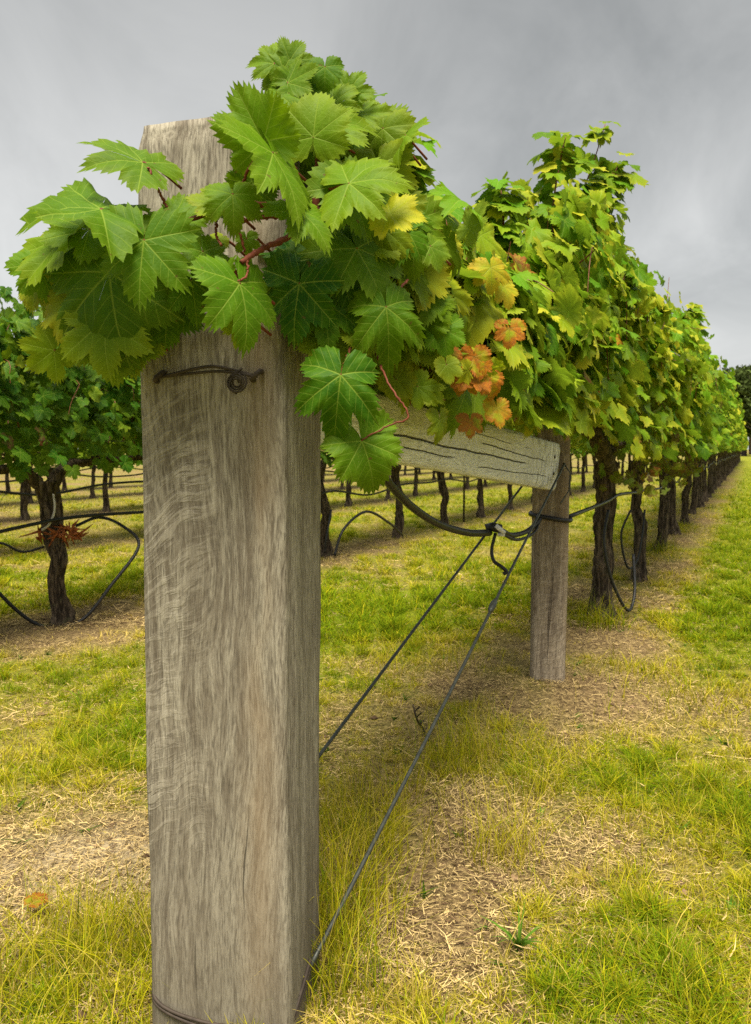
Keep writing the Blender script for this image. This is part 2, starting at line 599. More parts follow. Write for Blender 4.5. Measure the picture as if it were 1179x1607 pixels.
nr, na = 230, 300
rr = np.concatenate(([0.0], np.geomspace(.25, 4000, nr)))
aa = np.linspace(0, 2 * math.pi, na, endpoint=False)
X = (rr[:, None] * np.cos(aa)[None]).ravel()
Y = (rr[:, None] * np.sin(aa)[None]).ravel()
V = np.stack((X, Y, ground_z(X, Y)), -1)
i, j = np.meshgrid(np.arange(nr), np.arange(na), indexing='ij')
a = i * na + j
b = i * na + (j + 1) % na
T = np.concatenate((np.stack((a, a + na, b + na), -1).reshape(-1, 3), np.stack((a, b + na, b), -1).reshape(-1, 3)))
G = green_map(X, Y)
pale = np.exp(-((X - BL[6][0][0]) ** 2 + (Y - BL[6][0][1]) ** 2) / .05) + np.exp(-((X - BL[8][0][0]) ** 2 + (Y - BL[8][0][1]) ** 2) / .04)
A = np.stack((G, np.clip(pale, 0, 1), G * 0, G * 0 + 1), -1)
ground = link('ground', mesh_tris('ground', V, T, attr=A, mats=[M_GROUND]))
tag(ground, 'dry straw and patchy grass ground of the vineyard', 'ground', kind='structure')


# ------------------------------------------------------------------ grass (stuff)
def blades(P, H, Wd, lean, col, flat=False, segs=3):
    """P (n,3) roots, H heights, Wd widths, lean (n,2) horizontal tip shift / height, col (n,3)"""
    n = len(P)
    ang = RNG.uniform(0, 2 * math.pi, n)
    side = np.stack((np.cos(ang), np.sin(ang), np.zeros(n)), -1)
    ts = np.linspace(0, 1, segs + 1)
    rows = []
    for k, tt in enumerate(ts):
        c = P.copy()
        hz = tt * (1 - .35 * tt * np.hypot(lean[:, 0], lean[:, 1]).clip(0, 1.4))
        c[:, 2] += H * hz
        c[:, 0] += H * lean[:, 0] * tt ** 1.8
        c[:, 1] += H * lean[:, 1] * tt ** 1.8
        wd = Wd * (1 - tt) ** .7 * .5
        if k < segs:
            rows += [c - side * wd[:, None], c + side * wd[:, None]]
        else:
            rows.append(c)
    m = 2 * segs + 1
    V = np.stack(rows, 1).reshape(-1, 3)
    t0 = []
    for k in range(segs - 1):
        q = 2 * k
        t0 += [(q, q + 1, q + 3), (q, q + 3, q + 2)]
    q = 2 * (segs - 1)
    t0.append((q, q + 1, q + 2))
    t0 = np.array(t0)
    T = (np.arange(n)[:, None, None] * m + t0[None]).reshape(-1, 3)
    # lighter, drier tips
    tipmix = np.array([ts[min(k // 2, segs)] for k in range(m)])
    C = col[:, None, :] * (0.85 + .3 * tipmix[None, :, None])
    C = np.concatenate((C, np.ones((n, m, 1))), -1).reshape(-1, 4)
    return V, T, C


def sample_field(n, y0, y1, power):
    u = RNG.uniform(0, 1, n)
    y = (y0 ** (1 - power) + u * (y1 ** (1 - power) - y0 ** (1 - power))) ** (1 / (1 - power))
    x = RNG.uniform(-1, 1, n) * (.58 * y + .7)
    return x, y


def grass_cols(g, n):
    gr = np.array((.145, .225, .008))
    yg = np.array((.44, .395, .012))
    st = np.array((.60, .45, .13))
    k = np.clip(g + RNG.normal(0, .22, n), 0, 1)[:, None]
    c = np.where(k > .55, yg + (gr - yg) * (k - .55) / .45, st + (yg - st) * (k / .55))
    return c * RNG.uniform(.65, 1.25, (n, 1))


GV, GT, GC, goff = [], [], [], 0


def add_blades(V, T, C):
    global goff
    GV.append(V)
    GT.append(T + goff)
    GC.append(C)
    goff += len(V)


for n, y0, y1, pw, wmul, hmul in ((300000, .75, 4.2, .6, 1.0, .85), (230000, 4.0, 12, .9, 1.9, 1.1), (110000, 11.5, 45, 1.3, 4.5, 1.15)):
    x, y = sample_field(n, y0, y1, pw)
    # pull towards tuft centres
    cell = .13 if y1 < 6 else .22
    ci, cj = np.floor(x / cell), np.floor(y / cell)
    cx = (ci + .2 + .6 * hash2(ci, cj, 5)) * cell
    cy = (cj + .2 + .6 * hash2(ci, cj, 8)) * cell
    pull = RNG.uniform(0, .75, n) * (hash2(ci, cj, 31) > .35)
    x = x + (cx - x) * pull
    y = y + (cy - y) * pull
    g = green_map(x, y)
    keep = RNG.uniform(0, 1, n) < (.10 + 1.15 * g)
    x, y, g, ci, cj = x[keep], y[keep], g[keep], ci[keep], cj[keep]
    n = len(x)
    tall = .25 + 1.0 * fbm(x * 2.2, y * 2.2, 61, 3) + .5 * (hash2(ci, cj, 77) > .8)
    H = (.022 + .048 * g) * tall * RNG.uniform(.5, 1.5, n) * hmul
    Wd = RNG.uniform(.0018, .0044, n) * wmul
    la = RNG.uniform(0, 2 * math.pi, n)
    lr = RNG.uniform(.15, 1.7, n)
    lean = np.stack((np.cos(la) * lr, np.sin(la) * lr), -1)
    P = np.stack((x, y, ground_z(x, y) - .006), -1)
    add_blades(*blades(P, H, Wd, lean, grass_cols(g, n)))

# taller tufts, placed where the photo shows them: pixel of the foot, spread, blades, height, greenness
for px, py, sp, n, hh, gg in ((515, 1480, .05, 420, .27, .62), (540, 1420, .07, 520, .24, .55), (560, 1330, .08, 480, .24, .5), (530, 1560, .05, 320, .24, .7), (600, 1250, .1, 380, .18, .5),
                              (790, 1340, .05, 230, .25, .5), (850, 1240, .04, 160, .22, .62), (745, 1180, .08, 420, .24, .62), (700, 1200, .06, 220, .2, .6), (1085, 1270, .16, 1100, .17, .66),
                              (1010, 1290, .1, 420, .14, .62), (1150, 1230, .12, 500, .15, .6), (905, 1390, .05, 180, .12, .42), (960, 1480, .13, 620, .13, .52), (1090, 1520, .15, 700, .13, .5),
                              (1130, 1380, .10, 320, .12, .5), (640, 1600, .05, 190, .14, .45), (150, 1200, .07, 320, .13, .55), (60, 1530, .12, 720, .18, .56), (170, 1560, .1, 600, .18, .58),
                              (110, 1470, .1, 380, .13, .55), (205, 1470, .05, 240, .17, .55), (30, 1230, .15, 420, .12, .6), (937, 985, .07, 330, .22, .8), (1030, 868, .09, 260, .25, .8), (1070, 835, .1, 180, .2, .75),
                              (880, 1200, .08, 170, .14, .5), (1010, 1060, .12, 420, .16, .62), (1120, 1100, .2, 800, .16, .66), (985, 1150, .08, 200, .12, .5), (640, 1030, .2, 500, .14, .55), (1170, 1570, .12, 500, .16, .52), (860, 1600, .1, 300, .1, .5)):
    if px > 880 and py > 1030:
        hh, gg = hh * .62, gg - .08
    c = gp(px, py)
    x = c[0] + RNG.normal(0, sp, n)
    y = c[1] + RNG.normal(0, sp, n)
    P = np.stack((x, y, ground_z(x, y) - .006), -1)
    H = hh * .85 * RNG.gamma(2.5, .28, n).clip(.1, 1.25)
    la = RNG.uniform(0, 2 * math.pi, n)
    lr = RNG.uniform(.05, 1.1, n)
    lean = np.stack((np.cos(la) * lr, np.sin(la) * lr), -1)
    add_blades(*blades(P, H, RNG.uniform(.0014, .0030, n) * (1 if c[1] < 3 else 1.8), lean, grass_cols(np.full(n, gg), n), segs=4))
# low broad-leaved weeds among the blades
nw = 700
x, y = sample_field(nw, .9, 7, .8)
g = green_map(x, y)
k = RNG.uniform(0, 1, nw) < .25 + g
x, y = np.repeat(x[k], 7), np.repeat(y[k], 7)
n = len(x)
la = RNG.uniform(0, 2 * math.pi, n)
lr = RNG.uniform(.7, 1.8, n)
P = np.stack((x + RNG.normal(0, .006, n), y + RNG.normal(0, .006, n), ground_z(x, y)), -1)
add_blades(*blades(P, RNG.uniform(.012, .035, n), RNG.uniform(.005, .010, n), np.stack((np.cos(la) * lr, np.sin(la) * lr), -1), np.array((.10, .19, .02)) * RNG.uniform(.5, 1.3, (n, 1)) * np.repeat(RNG.uniform(.6, 1.3, (n // 7, 1)), 7, 0)))
grass = link('grass', mesh_tris('grass', np.vstack(GV), np.vstack(GT), attr=np.vstack(GC), mats=[M_GRASS], smooth_shade=False))
tag(grass, 'patchy yellow green grass between the vine rows', 'grass', kind='stuff')

# flat dry litter
GV, GT, GC, goff = [], [], [], 0
for n, y0, y1, pw, wm in ((330000, .75, 4.5, .7, 1.0), (150000, 4.3, 14, 1.05, 2.2)):
    x, y = sample_field(n, y0, y1, pw)
    g = green_map(x, y)
    k = RNG.uniform(0, 1, n) < (1.05 - .75 * g) * (.25 + .75 * smooth(.34, .52, fbm(x * 2.6, y * 2.6, 55, 4)))
    x, y = x[k], y[k]
    n = len(x)
    P = np.stack((x, y, ground_z(x, y) + RNG.uniform(.001, .012, n)), -1)
    L = RNG.gamma(2.0, .011, n).clip(.006, .07) * wm ** .6
    la = RNG.uniform(0, 2 * math.pi, n)
    d = np.stack((np.cos(la), np.sin(la), RNG.normal(.05, .16, n)), -1)
    sd = np.stack((-np.sin(la), np.cos(la), RNG.normal(0, .4, n)), -1) * (RNG.uniform(.0004, .0012, n) * wm)[:, None]
    bend = np.stack((-np.sin(la), np.cos(la), np.full(n, .25)), -1) * (L * RNG.uniform(-.2, .2, n))[:, None]
    mid = P + d * (L * .5)[:, None] + bend
    end = P + d * L[:, None]
    V = np.stack((P - sd, P + sd, mid - sd, mid + sd, end), 1).reshape(-1, 3)
    T = (np.arange(n)[:, None, None] * 5 + np.array(((0, 1, 3), (0, 3, 2), (2, 3, 4)))[None]).reshape(-1, 3)
    base = np.array((.46, .34, .15))
    c = base * RNG.uniform(.35, 1.5, (n, 1))
    dk = RNG.uniform(0, 1, n) < .24
    c[dk] = np.array((.13, .08, .045)) * RNG.uniform(.5, 1.3, (dk.sum(), 1))
    C = np.repeat(np.concatenate((c, np.ones((n, 1))), -1), 5, 0)
    add_blades(V, T, C)
# crumbs of soil and bits of dead leaf
n = 9000
x, y = sample_field(n, .9, 7, .8)
g = green_map(x, y)
k = RNG.uniform(0, 1, n) < (1 - 1.2 * g) * smooth(.42, .6, fbm(x * 3.1, y * 3.1, 91, 3))
x, y = x[k], y[k]
n = len(x)
r_ = RNG.gamma(2, .0022, n).clip(.0015, .014)
oc = np.array(((1, 0, 0), (-1, 0, 0), (0, 1, 0), (0, -1, 0), (0, 0, .7), (0, 0, -.7)), float)
of = np.array(((0, 2, 4), (2, 1, 4), (1, 3, 4), (3, 0, 4), (2, 0, 5), (1, 2, 5), (3, 1, 5), (0, 3, 5)))
V = (np.stack((x, y, ground_z(x, y) + .3 * r_), -1)[:, None] + oc[None] * r_[:, None, None] * RNG.uniform(.6, 1.3, (n, 6, 1))).reshape(-1, 3)
T = (np.arange(n)[:, None, None] * 6 + of[None]).reshape(-1, 3)
c = np.array((.20, .13, .075)) * RNG.uniform(.35, 1.5, (n, 1))
add_blades(V, T, np.repeat(np.concatenate((c, np.ones((n, 1))), -1), 6, 0))
litter = link('straw_litter', mesh_tris('straw_litter', np.vstack(GV), np.vstack(GT), attr=np.vstack(GC), mats=[M_STRAW], smooth_shade=False))
tag(litter, 'dry straw litter scattered over the bare soil', 'straw', kind='stuff')


# ------------------------------------------------------------------ leaf templates
def leaf_template(per, rings, seed):
    """five-lobed toothed vine leaf; stalk at origin, tip along +Y, upper side +Z, tip length 1"""
    rg = np.random.default_rng(seed)
    angs = [0, 50, 106]
    lens = [1.0, .88, .66]
    deep = rg.uniform(-.04, .17)
    sins = [.74 - deep, .67 - deep]
    dirs = [0] + [50, -50, 106, -106]
    # half sectors in order of angle, from -180 to 180
    hs = []
    for sgn in (-1, 1):
        v1, v2 = 50 + rg.uniform(-5, 5), 106 + rg.uniform(-6, 6)
        b1, b2 = 27 + rg.uniform(-3, 3), 80 + rg.uniform(-4, 4)
        l1, l2 = .92 + rg.uniform(-.10, .06), .78 + rg.uniform(-.12, .08)
        q1, q2 = sins[0] + rg.uniform(-.07, .05), sins[1] + rg.uniform(-.08, .05)
        hs += [(sgn, 0, 0, b1, 1.0, q1, .62), (sgn, v1, v1, b1, l1, q1, .52), (sgn, v1, v1, b2, l1, q2, .58),
               (sgn, v2, v2, b2, l2, q2, .50), (sgn, v2, v2, 174, l2, .16, .34)]
    V, T, UV, RAD = [np.zeros(3)], [], [], [0.0]
    ph = rg.uniform(0, 6.28, 4)
    cup = rg.uniform(-.05, .42)
    fold = rg.uniform(-.06, .12)
    wave = rg.uniform(.06, .20)
    tipc = rg.uniform(.0, .55)
    tw = rg.uniform(-.12, .12)
    for sgn, va, a0, a1, L, S, pw in hs:
        npt = per if a1 != 174 else per + max(1, per // 3)
        q = np.linspace(0, 1, npt + 1)
        ang = a0 + (a1 - a0) * q
        r = S + (L - S) * (1 - q) ** pw
        r = np.maximum(r, .1)
        tooth = np.where(np.arange(npt + 1) % 2 == 1, -.07, .03) * (1 if per > 3 else .6)
        tooth[0] = .03
        tooth[-1] = 0
        rt = r + tooth * (r / .8) * rg.uniform(.25, 1.5, npt + 1)
        rt[0] = L + .03
        rt[-1] = S if a1 != 174 else .16
        base = len(V)
        th = np.radians(sgn * ang)
        vd = math.radians(sgn * va)
        loc = [[0] * (npt + 1)]
        uvl = [[(0.0, 0.0)] * (npt + 1)]
        for t in rings:
            idx, us = [], []
            rad = t * (r + (rt - r) * t ** 5)
            for k in range(npt + 1):
                x, y = rad[k] * math.sin(th[k]), rad[k] * math.cos(th[k])
                u = x * math.sin(vd) + y * math.cos(vd)
                v = x * math.cos(vd) - y * math.sin(vd)
                z = .15 * abs(v) - .30 * v * v
                R2 = x * x + y * y
                z += -cup * R2 + fold * abs(x) + wave * math.sin(3 * th[k] + ph[0]) * R2 + .5 * wave * math.sin(7 * th[k] + ph[1]) * R2 * t
                if y > .35:
                    z -= tipc * (y - .35) ** 2
                z += tw * x * y
                if per > 3:
                    z += (.055 if per > 6 else .03) * (float(fbm(x * 4.5 + seed * 3.1 + 50, y * 4.5 + 50, seed, 2)) - .5) * min(1, R2 * 6)
                z += (.02 * math.sin(19 * th[k] + ph[2]) * t ** 4 if per > 3 else 0)
                idx.append(len(V))
                V.append(np.array((x, y, z)))
                RAD.append(t)
                us.append((u, v))
            loc.append(idx)
            uvl.append(us)
        for a in range(len(rings)):
            for k in range(npt):
                A, B, C, D = (a, k), (a, k + 1), (a + 1, k), (a + 1, k + 1)
                tris = [(A, C, D)] if a == 0 else [(A, C, D), (A, D, B)]
                for tr in tris:
                    if sgn < 0:
                        pass
                    else:
                        tr = tr[::-1]
                    T.append([loc[i][j] for i, j in tr])
                    UV.append([uvl[i][j] for i, j in tr])
    V = np.array(V)
    T = np.array(T)
    UV = np.array(UV, float)
    RAD = np.array(RAD)
    # weld doubled seam points
    key = np.round(V * 1e5).astype(np.int64)
    _, first, invx = np.unique(key, axis=0, return_index=True, return_inverse=True)
    invx = invx.ravel()
    V, RAD, T = V[first], RAD[first], invx[T]
    nz = np.cross(V[T[:, 1]] - V[T[:, 0]], V[T[:, 2]] - V[T[:, 0]])[:, 2]
    bad = nz < 0
    T[bad], UV[bad] = T[bad][:, ::-1], UV[bad][:, ::-1]
    return V, T, UV, RAD


HERO = [leaf_template(10, (.16, .36, .56, .74, .88, 1.0), 100 + k) for k in range(14)]
MIDL = [leaf_template(5, (.4, .74, 1.0), 200 + k) for k in range(8)]
LOWL = [leaf_template(3, (.6, 1.0), 300 + k) for k in range(6)]


class Leaves:
    def __init__(self):
        self.V, self.T, self.UV, self.A, self.off = [], [], [], [], 0

    def add(self, temps, P, tip, nor, size, tint):
        """batch of leaves; tint (n,3)"""
        P, tip, nor = np.atleast_2d(P), norm(np.atleast_2d(tip)), np.atleast_2d(nor)
        n = len(P)
        if n == 0:
            return
        size = np.broadcast_to(np.asarray(size, float), (n,))
        tint = np.broadcast_to(np.asarray(tint, float), (n, 3))
        Z = norm(nor - (nor * tip).sum(-1, keepdims=True) * tip)
        Xx = np.cross(tip, Z)
        M = np.stack((Xx, tip, Z), -1) * size[:, None, None]
        pick = RNG.integers(0, len(temps), n)
        for k, (V, T, UV, RAD) in enumerate(temps):
            sel = np.where(pick == k)[0]
            if len(sel) == 0:
                continue
            mir = np.where(RNG.uniform(0, 1, len(sel)) < .5, 1.0, 1.0)
            sc = RNG.uniform(.85, 1.15, len(sel))
            Vl = V[None] * np.stack((sc, np.ones_like(sc), RNG.uniform(.6, 1.5, len(sel))), -1)[:, None, :]
            W = np.einsum('nij,nvj->nvi', M[sel], Vl) + P[sel][:, None]
            self.V.append(W.reshape(-1, 3))
            self.T.append((T[None] + (np.arange(len(sel)) * len(V))[:, None, None]).reshape(-1, 3) + self.off)
            self.UV.append(np.broadcast_to(UV[None], (len(sel),) + UV.shape).reshape(-1, 2))
            A = np.concatenate((np.broadcast_to(tint[sel][:, None], (len(sel), len(V), 3)),
                                np.broadcast_to(RAD[None, :, None], (len(sel), len(V), 1))), -1)
            self.A.append(A.reshape(-1, 4))
            self.off += len(sel) * len(V)

    def mesh(self, name, shift=None):
        V = np.vstack(self.V)
        if shift is not None:
            V = V - np.asarray(shift)
        return mesh_tris(name, V, np.vstack(self.T), np.vstack(self.UV), np.vstack(self.A), mats=[M_LEAF])


def tints(n, yellow=.25, brown=.04):
    y = np.clip(RNG.beta(1.0, 3.0, n) * (yellow / .25) * .9, 0, 1)
    v = RNG.uniform(.15, 1, n)
    b = (RNG.uniform(0, 1, n) < brown) * RNG.uniform(.5, 1, n)
    return np.stack((y, v, b), -1)


# ------------------------------------------------------------------ vines
# local frame of a vine: x along the row, y to the left of it, z up
def to_world_frame():
    return np.stack((RD, RN, np.array((0, 0, 1.0))), -1)


RF = to_world_frame()


def grow(base, d, length, out, droop, rg, step=.055):
    P = [np.array(base, float)]
    d = norm(np.array(d, float))
    n = int(length / step)
    for k in range(n):
        f = k / n
        d = d + np.array((rg.normal(0, .07), out * .035 + rg.normal(0, .05), -droop * (.25 + f * 1.2)))
        d = norm(d)
        P.append(P[-1] + d * step)
    return np.array(P)


def vine_foliage(seed, half, n_shoots, temps, top=2.0, low=.98, wide=.46, yellow=.25, brown=.05, size=.068, fill=130, top_fn=None, wide_fn=None, low_fn=None, x0=None, x1=None, cz=1.05, up=.16, dark=1.0):
    rg = np.random.default_rng(seed)
    L = Leaves()
    canes = []
    x0 = -half if x0 is None else x0
    x1 = half if x1 is None else x1
    for k in range(n_shoots):
        bx = x0 + (x1 - x0) * (k + rg.uniform(0, 1)) / n_shoots
        side = 1 if k % 2 else -1
        upright = rg.uniform() < .22
        tp = top_fn(bx) if top_fn else top
        wd = wide_fn(bx) if wide_fn else wide
        scale = (tp - cz) / .95
        ln = rg.uniform(.75, 1.25) * scale * (1.0 if not upright else .9)
        d = (rg.normal(0, .28), side * rg.uniform(.02, .35), 1.0)
        P = grow((bx, rg.normal(0, .04), cz + rg.uniform(-.03, .05)), d, ln, side * (1.0 if not upright else .15), (.16 if not upright else .015) / max(scale, .4), rg)
        P[:, 1] = np.clip(P[:, 1], -wd * 1.05, wd * 1.05)
        lowz = low_fn(bx) if low_fn else low
        ok = (P[:, 2] > lowz) & (P[:, 2] < tp + (up if upright else .02)) & (P[:, 0] > x0 - .15) & (P[:, 0] < x1 + .15)
        canes.append(P[:max(3, int(np.argmin(ok)) if not ok.all() else len(P))])
        sy = yellow * rg.uniform(.4, 1.8)
        for q in range(1, len(P)):
            if not ok[q]:
                continue
            f = q / len(P)
            for rep in range(2 if f < .75 else 1):
                pd = norm(np.array((rg.normal(0, .9), rg.normal(0, .6) + side * .6, rg.uniform(-.3, .7))))
                pp = P[q] + pd * rg.uniform(.03, .10)
                outw = norm(np.array((rg.normal(0, .55), np.sign(pp[1] if abs(pp[1]) > .05 else side) * (.65 + abs(pp[1]) * 1.2) + rg.normal(0, .35), .75 + rg.normal(0, .45))))
                tip = np.array((rg.normal(0, .75), outw[1] * .6, -.6 + rg.normal(0, .5)))
                sz = size * (1.15 - .55 * f ** 2) * rg.uniform(.65, 1.25)
                b = brown * (3.0 if pp[2] < cz + .2 else (1.0 if pp[2] < cz + .4 else .45))
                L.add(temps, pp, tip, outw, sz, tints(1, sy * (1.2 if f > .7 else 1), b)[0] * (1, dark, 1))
    for k in range(fill):
        bx = rg.uniform(x0, x1)
        tp = top_fn(bx) if top_fn else top
        wd = wide_fn(bx) if wide_fn else wide
        lowz = low_fn(bx) if low_fn else low
        side = rg.choice((-1, 1))
        z = lowz + (tp - .08 - lowz) * rg.beta(1.5, 1.3)
        y = side * wd * math.sqrt(rg.uniform(.25, 1.05)) * (1 - .45 * max(0, (z - cz) / (tp - cz)) ** 3)
        outw = norm(np.array((rg.normal(0, .5), side * .9, .75 + rg.normal(0, .45))))
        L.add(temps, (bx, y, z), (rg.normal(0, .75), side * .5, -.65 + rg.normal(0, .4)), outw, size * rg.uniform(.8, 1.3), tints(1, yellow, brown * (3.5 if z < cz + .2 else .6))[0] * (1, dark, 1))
    return L, canes


def cane_mesh(canes, r0=.0042, seg=5):
    return join([tube(c, np.linspace(r0, r0 * .35, len(c)), seg, cap=False) for c in canes if len(c) > 2])


def trunk_mesh(seed, h=.92, r=.065, lean=(0, 0), seg=44, fork=True, arm=.75, dz=.12):
    rg = np.random.default_rng(seed)
    n = 60 if seg > 12 else 26
    z = np.linspace(-.05, h, n)
    zk = np.linspace(-.05, h, 9)
    wx = np.interp(z, zk, np.cumsum(rg.normal(0, .014, 9)))
    wy = np.interp(z, zk, np.cumsum(rg.normal(0, .014, 9)))
    P = np.stack((wx - wx[1] + lean[0] * z, wy - wy[1] + lean[1] * z, z), -1)
    R = r * (1.0 + .55 * np.exp(-z.clip(0) / .07) - .18 * (z / h) + .35 * np.exp(-((z - h) / .12) ** 2) + np.interp(z, zk, rg.normal(0, .10, 9)))
    p1, p2, p3 = rg.uniform(0, 6.28, 3)

    def disp(t, a):
        ca, sa = np.cos(a + 1.2 * t), np.sin(a + 1.2 * t)
        rid = fbm(ca * 3.2 + 9 + 0 * t, sa * 3.2 + t * 2.5 + 5, seed, 3) - .5
        rid2 = fbm(ca * 7 + 30 + 0 * t, sa * 7 + t * 7, seed + 3, 3) - .5
        return 1 + .10 * np.sin(3 * a + p1 + 5 * t) + .75 * rid + .55 * rid2
    parts = [tube(P, R, seg, disp=disp)]
    arms = []
    top = P[-2]
    for s in ((-1, 1) if fork else ()):
        q = spline([top - np.array((0, 0, .06)), top + np.array((s * arm * .18, rg.normal(0, .01), dz * .75)), top + np.array((s * arm * .45, rg.normal(0, .02), dz + rg.normal(0, .015))),
                    np.array((s * arm, rg.normal(0, .02), h + dz + rg.normal(0, .02)))], 22)
        arms.append(tube(q, np.linspace(r * .72, r * .3, 22) * (1 + rg.normal(0, .10, 22)), 14, disp=disp))
    return parts[0], arms


GROUP0 = 'vines of the nearest row'
GROUPB = 'vines of the rows behind'


def make_vine(seed, temps, lod, **kw):
    """data blocks of one vine: trunk, two arms, canes, foliage"""
    tr, arms = trunk_mesh(seed, r=kw.pop('r', .046), h=kw.pop('h', .9), lean=kw.pop('lean', (0, 0)), arm=kw.pop('arm', .78), seg=44 if lod < 2 else 12)
    L, canes = vine_foliage(seed, .86, kw.pop('n_shoots', 22), temps, **kw)
    d = {'trunk': mesh_tris('trunk', *tr, mats=[M_BARK]),
         'foliage': L.mesh('foliage')}
    d['arms'] = [mesh_tris('cordon_arm', *a, mats=[M_BARK]) for a in arms]
    d['canes'] = mesh_tris('canes', *cane_mesh(canes), mats=[M_CANE])
    return d


def put_vine(d, s, o, label, group, turn=False, full=True, zs=1.0):
    p = rowp(s, o)
    root = bpy.data.objects.new('grapevine', None)
    COL.objects.link(root)
    root.empty_display_size = .2
    root.location = (p[0], p[1], float(ground_z(p[0], p[1])))
    root.rotation_euler.z = math.pi / 2 - RA + (math.pi if turn else 0)
    root.scale = (1, 1, zs)
    tag(root, label, 'grapevine', group)
    link('trunk', d['trunk'], root)
    link('foliage', d['foliage'], root)
    for a in d['arms']:
        link('cordon_arm', a, root)
    if full:
        link('canes', d['canes'], root)
    return root


ordn = ['first', 'second', 'third', 'fourth', 'fifth', 'sixth', 'seventh', 'eighth', 'ninth', 'tenth', 'eleventh', 'twelfth']

# --- first vine of the nearest row: its canes run back over the rail to the near post
S_NEAR, S_FAR, S_V1 = 1.12, 3.38, 4.79


def top_fn(x):                     # x measured from the first trunk
    return float(np.interp(x + S_V1, (1.0, 1.4, 1.75, 2.0, 2.3, 2.5, 3.0, 3.3, 3.6, 3.9, 4.3, 4.8, 5.6), (1.56, 1.60, 1.52, 1.50, 1.60, 1.76, 2.10, 2.17, 2.19, 2.04, 1.92, 1.90, 1.93)))


def wide_fn(x):
    return float(np.interp(x + S_V1, (1.0, 1.6, 2.5, 3.3, 4.2, 5.0), (.20, .24, .27, .28, .34, .42)))


def low_fn(x):
    return float(np.interp(x + S_V1, (1.0, 1.5, 2.4, 3.2, 3.8, 5), (1.17, 1.10, 1.06, 1.03, .98, .96)))


p1 = rowp(S_V1, ROW0)
vine1 = bpy.data.objects.new('grapevine', None)
COL.objects.link(vine1)
vine1.location = (p1[0], p1[1], float(ground_z(p1[0], p1[1])))
vine1.rotation_euler.z = math.pi / 2 - RA
tag(vine1, 'leafy vine trailing from the trunk behind the far post to the big near post', 'grapevine', GROUP0)
tr, arms = trunk_mesh(71, r=.056, h=.92, arm=.8)
link('trunk', mesh_tris('trunk', *tr, mats=[M_BARK]), vine1)
link('cordon_arm', mesh_tris('cordon_arm', *arms[1], mats=[M_BARK]), vine1)
# the long arm along the wire to the near post
rgc = np.random.default_rng(4)
qx = np.linspace(0, S_NEAR + .25 - S_V1, 9)
armp = np.stack((qx, rgc.normal(0, .03, 9), np.interp(qx, (qx[-1], -1.6, -.5, 0), (1.26, 1.2, 1.1, .86)) + rgc.normal(0, .015, 9)), -1)
V, T = tube(spline(armp, 60), np.linspace(.05, .014, 60) * (1 + rgc.normal(0, .08, 60)), 12)
link('cordon_arm', mesh_tris('cordon_arm', V, T, mats=[M_BARK]), vine1)

LA, cA = vine_foliage(501, 0, 42, HERO, x0=S_NEAR + .12 - S_V1, x1=2.5 - S_V1, top_fn=top_fn, wide_fn=wide_fn, low_fn=low_fn, yellow=.42, brown=.012, size=.080, fill=600, cz=1.2, up=.04)
LB, cB = vine_foliage(502, 0, 56, MIDL, x0=2.4 - S_V1, x1=.9, top_fn=top_fn, wide_fn=wide_fn, low_fn=low_fn, yellow=.55, brown=.010, size=.066, fill=1500, cz=1.12, up=.06)

# hand-placed leaves on the near end: stalk point pixel, depth, size, tip direction in the picture (dx, dy up), normal as seen (right, up, to camera), tint
HL = Leaves()


def wv(r, u, f):
    """direction given as seen from the camera: right, up, towards the camera"""
    return np.array((r, -f, u), float)


